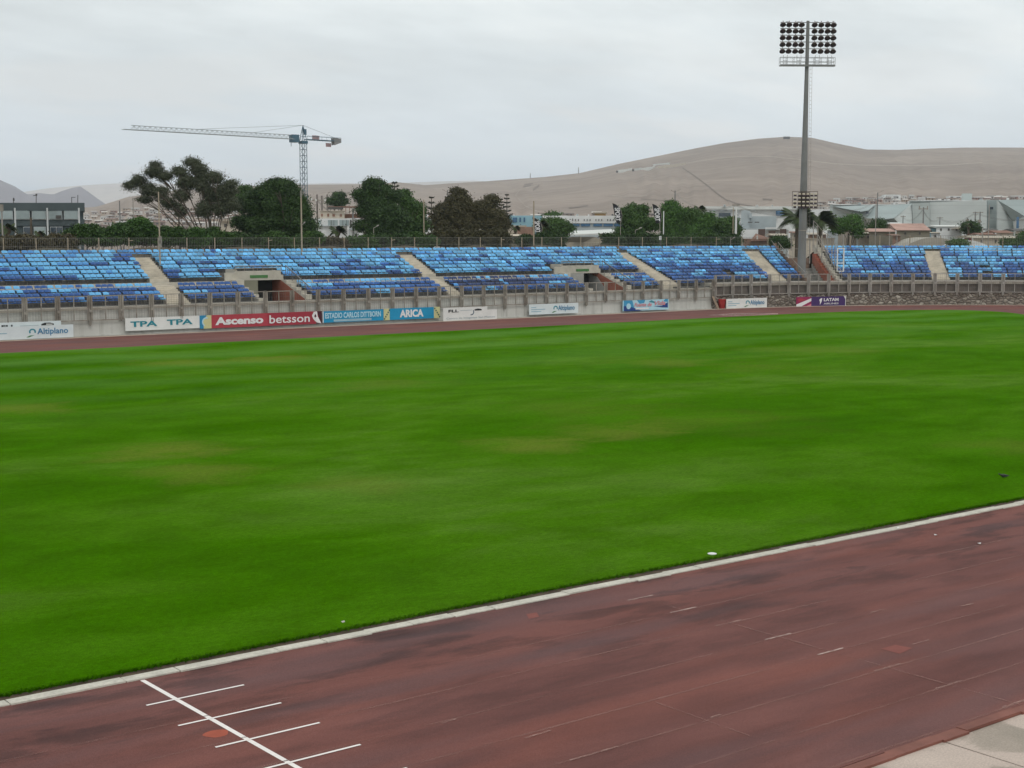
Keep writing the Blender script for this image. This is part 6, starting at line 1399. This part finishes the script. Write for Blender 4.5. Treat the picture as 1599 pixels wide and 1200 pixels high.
def norfolk(label, px, ytop, ybase, D, wmax, tiers):
    base = W(px, 367, D); base[2] = 0; r = empty('pine_tree', tuple(base), 0, label, 'pine tree', 'layered pines'); zt = W(px, ytop, D)[2]; zb = W(px, ybase, D)[2]; u_ = D / F_PX
    t = MB(); t.tube((0, 0, 0), (0, 0, zt), .22, .04, 7); t.build('trunk', M['bark'], r); mb = MB()
    for i in range(tiers):
        f = i / (tiers - 1); z = zt - (zt - zb) * (f ** 1.05) - .15; rad = wmax * u_ * (.25 + .75 * f ** .8) * (.85 + .3 * random.random())
        for k in range(8):
            a = 2 * math.pi * (k + random.random() * .5) / 8; d = np.array([math.cos(a), math.sin(a), 0]); tipz = z + rad * .34
            p0 = np.array([0, 0, z]); p1 = p0 + d * rad * .6 + ZV * rad * .02; p2 = p0 + d * rad + ZV * rad * .34
            mb.tube(p0, p1, .035, .03, 4); mb.tube(p1, p2, .03, .015, 4); s = np.array([-d[1], d[0], 0])
            for q in np.linspace(.25, 1, 9):
                c = p0 * (1 - q) + p2 * q - ZV * rad * .17 * math.sin(q * 3.1)
                for _ in range(2):
                    e = c + s * rng.normal(0, .11) + ZV * abs(rng.normal(0, .07)) + d * rng.normal(0, .1); mb.add([c, c + d * .16, e], [(0, 1, 2)]); mb.add([c, e, e - d * .10 + ZV * .04], [(0, 1, 2)])
    mb.build('crown', LM['pine'], r); return r
norfolk('layered pine rising behind the tall pointed tree', 616.5, 285, 310, 185, 13, 5)
norfolk('layered pine left of the brownish feathery trees', 674, 308, 352, 195, 10, 6)
norfolk('right one of the twin layered pines', 791.5, 304, 336, 230, 8, 6)
norfolk('left one of the twin layered pines, bushier', 782.5, 311, 334, 228, 8, 6)

# ================================================================== POLES, LAMPS, FLAGS
GP = 'poles behind the stand'
def pole(name, label, cat, px, ytop, D, r=.09, m='bark_post', arms=(), lean=0.0, group=GP):
    base = W(px, 367, D); base[2] = 0; e = empty(name, tuple(base), math.atan2(RT[1], RT[0]), label, cat, group); zt = W(px, ytop, D)[2]; u_ = D / F_PX
    mb = MB(); mb.tube((0, 0, 0), (lean * u_, 0, zt), r, r * .75, 7); mb.build('shaft', M[m], e)
    for kind, x0, x1, y in arms:
        z = W(px, y, D)[2]; mb = MB()
        if kind == 'cross': mb.box(x0 * u_, x1 * u_, -.06, .06, z - .07, z + .07); mb.build('crossarm', M['steel'], e)
        if kind == 'ins':
            mb.lathe([(0, 0), (.10, .02), (.16, .12), (.10, .2), (.16, .28), (0, .34)], 8); o = mb.build('insulator', M['white'], e); o.location = (x0 * u_, 0, z)
        if kind == 'lamp':
            zb = W(px, y + 3, D)[2]; mb.tube((0, 0, zb), (x1 * u_ * .8, 0, z), .04, .035, 5); mb.build('lamp_arm', M['steel'], e)
            mb = MB(); s = 1 if x1 > 0 else -1; mb.hexa([(x1 * u_ * .7, -.12, z - .06), (x1 * u_ * 1.15, -.1, z + .06), (x1 * u_ * 1.15, .1, z + .06), (x1 * u_ * .7, .12, z - .06), (x1 * u_ * .7, -.1, z + .1), (x1 * u_ * 1.12, -.08, z + .16), (x1 * u_ * 1.12, .08, z + .16), (x1 * u_ * .7, .1, z + .1)]); mb.build('lamp_head', M['steel_light'], e)
        if kind == 'box': mb.box(x0 * u_, x1 * u_, -.15, .15, z - .3, z + .3); mb.build('equipment_box', M['steel'], e)
    return e
pole('pole', 'thin tall pole in front of the broad eucalyptus', 'pole', 249, 300, 124, .07, arms=(('box', -1, 3, 375), ('box', -1.5, 2.5, 381)))
pole('pole', 'thin tall pole before the crane mast', 'pole', 471, 302, 135, .09, arms=(('box', -1, 1, 303), ('lamp', 0, 5, 349)))
pole('pole', 'thin pole in the middle right of the rounded green tree', 'pole', 662, 312, 152, .07, arms=(('lamp', 0, 5, 320),))
pole('pole', 'thin pole beside the leftmost feather flag', 'pole', 833.5, 314, 160, .10)
pole('pole', 'slender pole with camera in front of the office', 'pole', 4, 329, 130, .09, 'steel_light', (('box', -3, 2, 325),))
pole('pole', 'short wooden pole in front of the office', 'pole', 49, 340, 132, .14, 'bark')
pole('pole', 'slender pole left of the broad eucalyptus', 'pole', 209, 309, 138, .06, 'steel_light')
pole('pole', 'grey pole between houses on the left slope', 'pole', 188, 314, 220, .12, 'mast')
pole('pole', 'white pole among the trees right of the third flag', 'pole', 1036, 330, 190, .09, 'white')
pole('utility_pole', 'white utility pole of the twin pair, taller', 'utility pole', 1149, 324, 190, .18, 'white', (('cross', -6, 6, 320.5), ('cross', -4, 2, 329)))
pole('utility_pole', 'thin brown pole of the twin pair', 'utility pole', 1144.5, 324, 188, .07, 'bark_post')
pole('utility_pole', 'utility pole with white insulators above the white house, left', 'utility pole', 496, 318, 200, .08, 'bark', (('cross', -10, 14, 313), ('ins', -2, 0, 315), ('ins', 12, 0, 315), ('ins', -9, 0, 314)))
pole('utility_pole', 'grey utility pole in front of the white house', 'utility pole', 551.5, 326, 205, .16, 'mast')
pole('utility_pole', 'utility pole with insulators left of the small pine', 'utility pole', 663.5, 316, 205, .08, 'bark', (('cross', -14, 3, 318.5), ('ins', -11, 0, 321), ('ins', -5, 0, 321)))
pole('street_lamp', 'double armed street lamp above the green clump', 'street lamp', 1053.5, 298, 300, .16, 'mast', (('lamp', 0, -6, 298.5), ('lamp', 0, 8, 297)))
pole('street_lamp', 'double armed street lamp above the brownish trees', 'street lamp', 699, 297, 300, .14, 'mast', (('lamp', 0, -7, 297.5), ('lamp', 0, 7, 295)))
pole('street_lamp', 'low street lamp in front of the pointed tree', 'street lamp', 583.5, 356, 150, .05, 'steel', (('lamp', 0, 7, 353.5),))
pole('street_lamp', 'low street lamp left of the second flag clump', 'street lamp', 992, 360, 178, .05, 'steel', (('lamp', 0, 9, 357),))
pole('street_lamp', 'low street lamp with pale head below the brown trees', 'street lamp', 743.5, 362, 165, .05, 'steel', (('lamp', 0, 7, 360),))
pole('street_lamp', 'tall street lamp on the slope above the metal building', 'street lamp', 1369, 301, 280, .13, 'mast', (('lamp', 0, 8, 299),))
pole('street_lamp', 'small street lamp behind the right end of fence', 'street lamp', 1141, 371, 182, .05, 'steel', (('lamp', 0, 6, 372),))
pole('utility_pole', 'utility pole with wide crossarm in front of metal building', 'utility pole', 1441, 324, 245, .15, 'mast', (('cross', -8, 7, 326.5), ('box', -7, -6, 325), ('box', 5.5, 6.5, 325)))
pole('utility_pole', 'short utility pole left of the wide crossarm pole', 'utility pole', 1409.5, 337, 290, .12, 'mast', (('cross', -4, 4, 338.5),))
pole('utility_pole', 'short utility pole right of the wide crossarm pole', 'utility pole', 1467, 339, 290, .12, 'mast', (('cross', -5, 5, 340.5),))
pole('utility_pole', 'left leg of the doubled utility poles carrying transformers', 'utility pole', 1522, 331, 262, .14, 'mast', (('cross', -4, 12, 332), ('cross', -2, 3, 336)))
pole('utility_pole', 'right leg of the doubled utility poles carrying transformers', 'utility pole', 1529.5, 331, 262, .14, 'mast', (('box', -3, 1, 346),))
pole('utility_pole', 'slim pole with transformer in front of the metal wall', 'utility pole', 1510, 340, 262, .10, 'mast', (('box', -2, 2, 345), ('cross', -6, 6, 352), ('box', -6, -3, 356)))
pole('pole', 'tall thin pale pole at the recess of the metal wall', 'pole', 1543.5, 320, 205, .07, 'steel_light')
pole('pole', 'short pale post among roofs at the right', 'pole', 1534, 357, 208, .12, 'steel_light')
pole('pole', 'thin pole in front of the dark walled house', 'pole', 1389, 362, 200, .08, 'steel_light')
pole('pole', 'thin pole right of the dark walled house', 'pole', 1401, 367, 200, .08, 'steel_light')
pole('pole', 'thin lamp post right of the bright bushy tree', 'pole', 1367, 318, 205, .07, 'steel_light')
pole('radio_mast', 'slender radio mast on the ridge left of the hill', 'radio mast', 903, 262, 2300, .8, 'mast', group=None)
pole('radio_mast', 'second faint radio mast on the low ridge', 'radio mast', 828, 271, 2300, .7, 'mast', group=None)
def wires(label, pts, D, sag=1.2):
    base = W(pts[0][0], 367, D); base[2] = 0; r = empty('power_line', tuple(base), 0, label, 'power line'); o = np.array(r.location)
    for dy in (0, 1.6):
        for (a, b) in zip(pts[:-1], pts[1:]):
            A = W(a[0], a[1] + dy, a[2]) - o; Bq = W(b[0], b[1] + dy, b[2]) - o; mb = MB(); prev = A
            for k in range(1, 11):
                t = k / 10; q = A * (1 - t) + Bq * t - ZV * sag * 4 * t * (1 - t); mb.tube(prev, q, .022, n=4, cap=False); prev = q
            mb.build('wire', M['wire'], r)
wires('sagging wires in front of the metal clad building', [(1409.5, 338.5, 290), (1441, 326.5, 245), (1467, 340.5, 290), (1522, 332, 262), (1640, 334, 262)], 262)
wires('wires running from the white twin poles over the trees', [(1053, 300, 300), (1149, 320.5, 190), (1290, 318, 260), (1369, 312, 280)], 190, 1.6)
wires('wires above the white house', [(496, 313, 200), (551.5, 327, 205), (663.5, 318.5, 205)], 200)
def flag(label, px, ytop, ybot, D, lean):
    base = W(px, 367, D); base[2] = 0; u_ = D / F_PX; zt = W(px, ytop, D)[2]; zb = W(px, ybot, D)[2]; h = zt - zb; w = 12 * u_
    r = empty('feather_flag', tuple(base), math.atan2(RT[1], RT[0]), label, 'flag', 'black feather flags')
    sh = lean * u_
    mb = MB(); mb.tube((w * .95 + sh, 0, 0), (w * .80 + sh, 0, zb + h * .1), .05, .035, 6)
    arc = [(w * .9 + sh, zb + h * .05), (w * 1.0 + sh, zb + h * .4), (w * .9 + sh * .6, zb + h * .72), (w * .5, zb + h * .93), (0, zt)]
    for a, b in zip(arc[:-1], arc[1:]): mb.tube((a[0], 0, a[1]), (b[0], 0, b[1]), .03, .025, 5)
    mb.build('flagpole', M['steel'], r)
    poly = [(0, zt), (w * .5, zb + h * .93), (w * .9 + sh * .6, zb + h * .72), (w * 1.0 + sh, zb + h * .4), (w * .95 + sh, zb), (w * .25 + sh, zb + h * .03), (w * .12 + sh * .5, zb + h * .4)]
    mb = MB(); N_ = 10; vs = []
    for i in range(N_ + 1):
        t = i / N_; z = zb + h * t
        xl = interp([(0, w * .28 + sh), (.45, w * .14 + sh * .5), (1, 0)], t); xr = interp([(0, w * .95 + sh), (.4, w + sh), (.72, w * .9 + sh * .6), (.93, w * .5), (1, .02)], t)
        vs += [(xl, -.012 + .10 * math.sin(t * 7), z), (xr, -.012, z), (xr, .012, z), (xl, .012 + .10 * math.sin(t * 7), z)]
    for i in range(N_):
        a = 4 * i; b = a + 4; mb.add([], []);
    mb.add(vs, [(4 * i + j, 4 * i + (j + 1) % 4, 4 * i + 4 + (j + 1) % 4, 4 * i + 4 + j) for i in range(N_) for j in range(4)] + [(3, 2, 1, 0)]); mb.build('flag_cloth', M['black'], r)
    # white lettering running down the cloth
    L_ = h * .60; txt = letters('SPORT', 0, L_ * 1.1, 0, w * .66, K['white'], r, y=0, bold=.03); txt.rotation_euler = (0, math.radians(90 - math.degrees(math.atan2(sh * .8, h)) * 1.0), 0); txt.location = (w * .24 + sh * .25, -.16, zb + h * .78)
    txt.location = (w * .22 + sh * .2, -.16, zb + h * .76)
flag('black feather flag low in front of the palm fronds, leftmost', 831, 339.5, 367, 168, 3.5)
flag('black feather flag in front of the school, middle of three', 956, 317.5, 349, 176, 3)
flag('black feather flag in front of the green clump, rightmost', 1018, 318.5, 349, 180, 2.5)

# ================================================================== HAZE
hm = bpy.data.materials.new('haze'); hm.use_nodes = True; hn = hm.node_tree; hn.nodes.clear(); ho = hn.nodes.new('ShaderNodeOutputMaterial'); hv = hn.nodes.new('ShaderNodeVolumePrincipled')
hv.inputs['Color'].default_value = (.80, .89, 1.0, 1); hv.inputs['Density'].default_value = 0.0001; hv.inputs['Anisotropy'].default_value = 0.0; hn.links.new(hv.outputs[0], ho.inputs['Volume'])
HAZE = True
if HAZE:
    mb = MB(); mb.box(-31000, 31000, -31000, 31000, -1.06, 640); mb.build('haze', hm, kind='stuff', label='thin pale haze over the desert hills', cat='haze')
scene.cycles.volume_bounces = 1
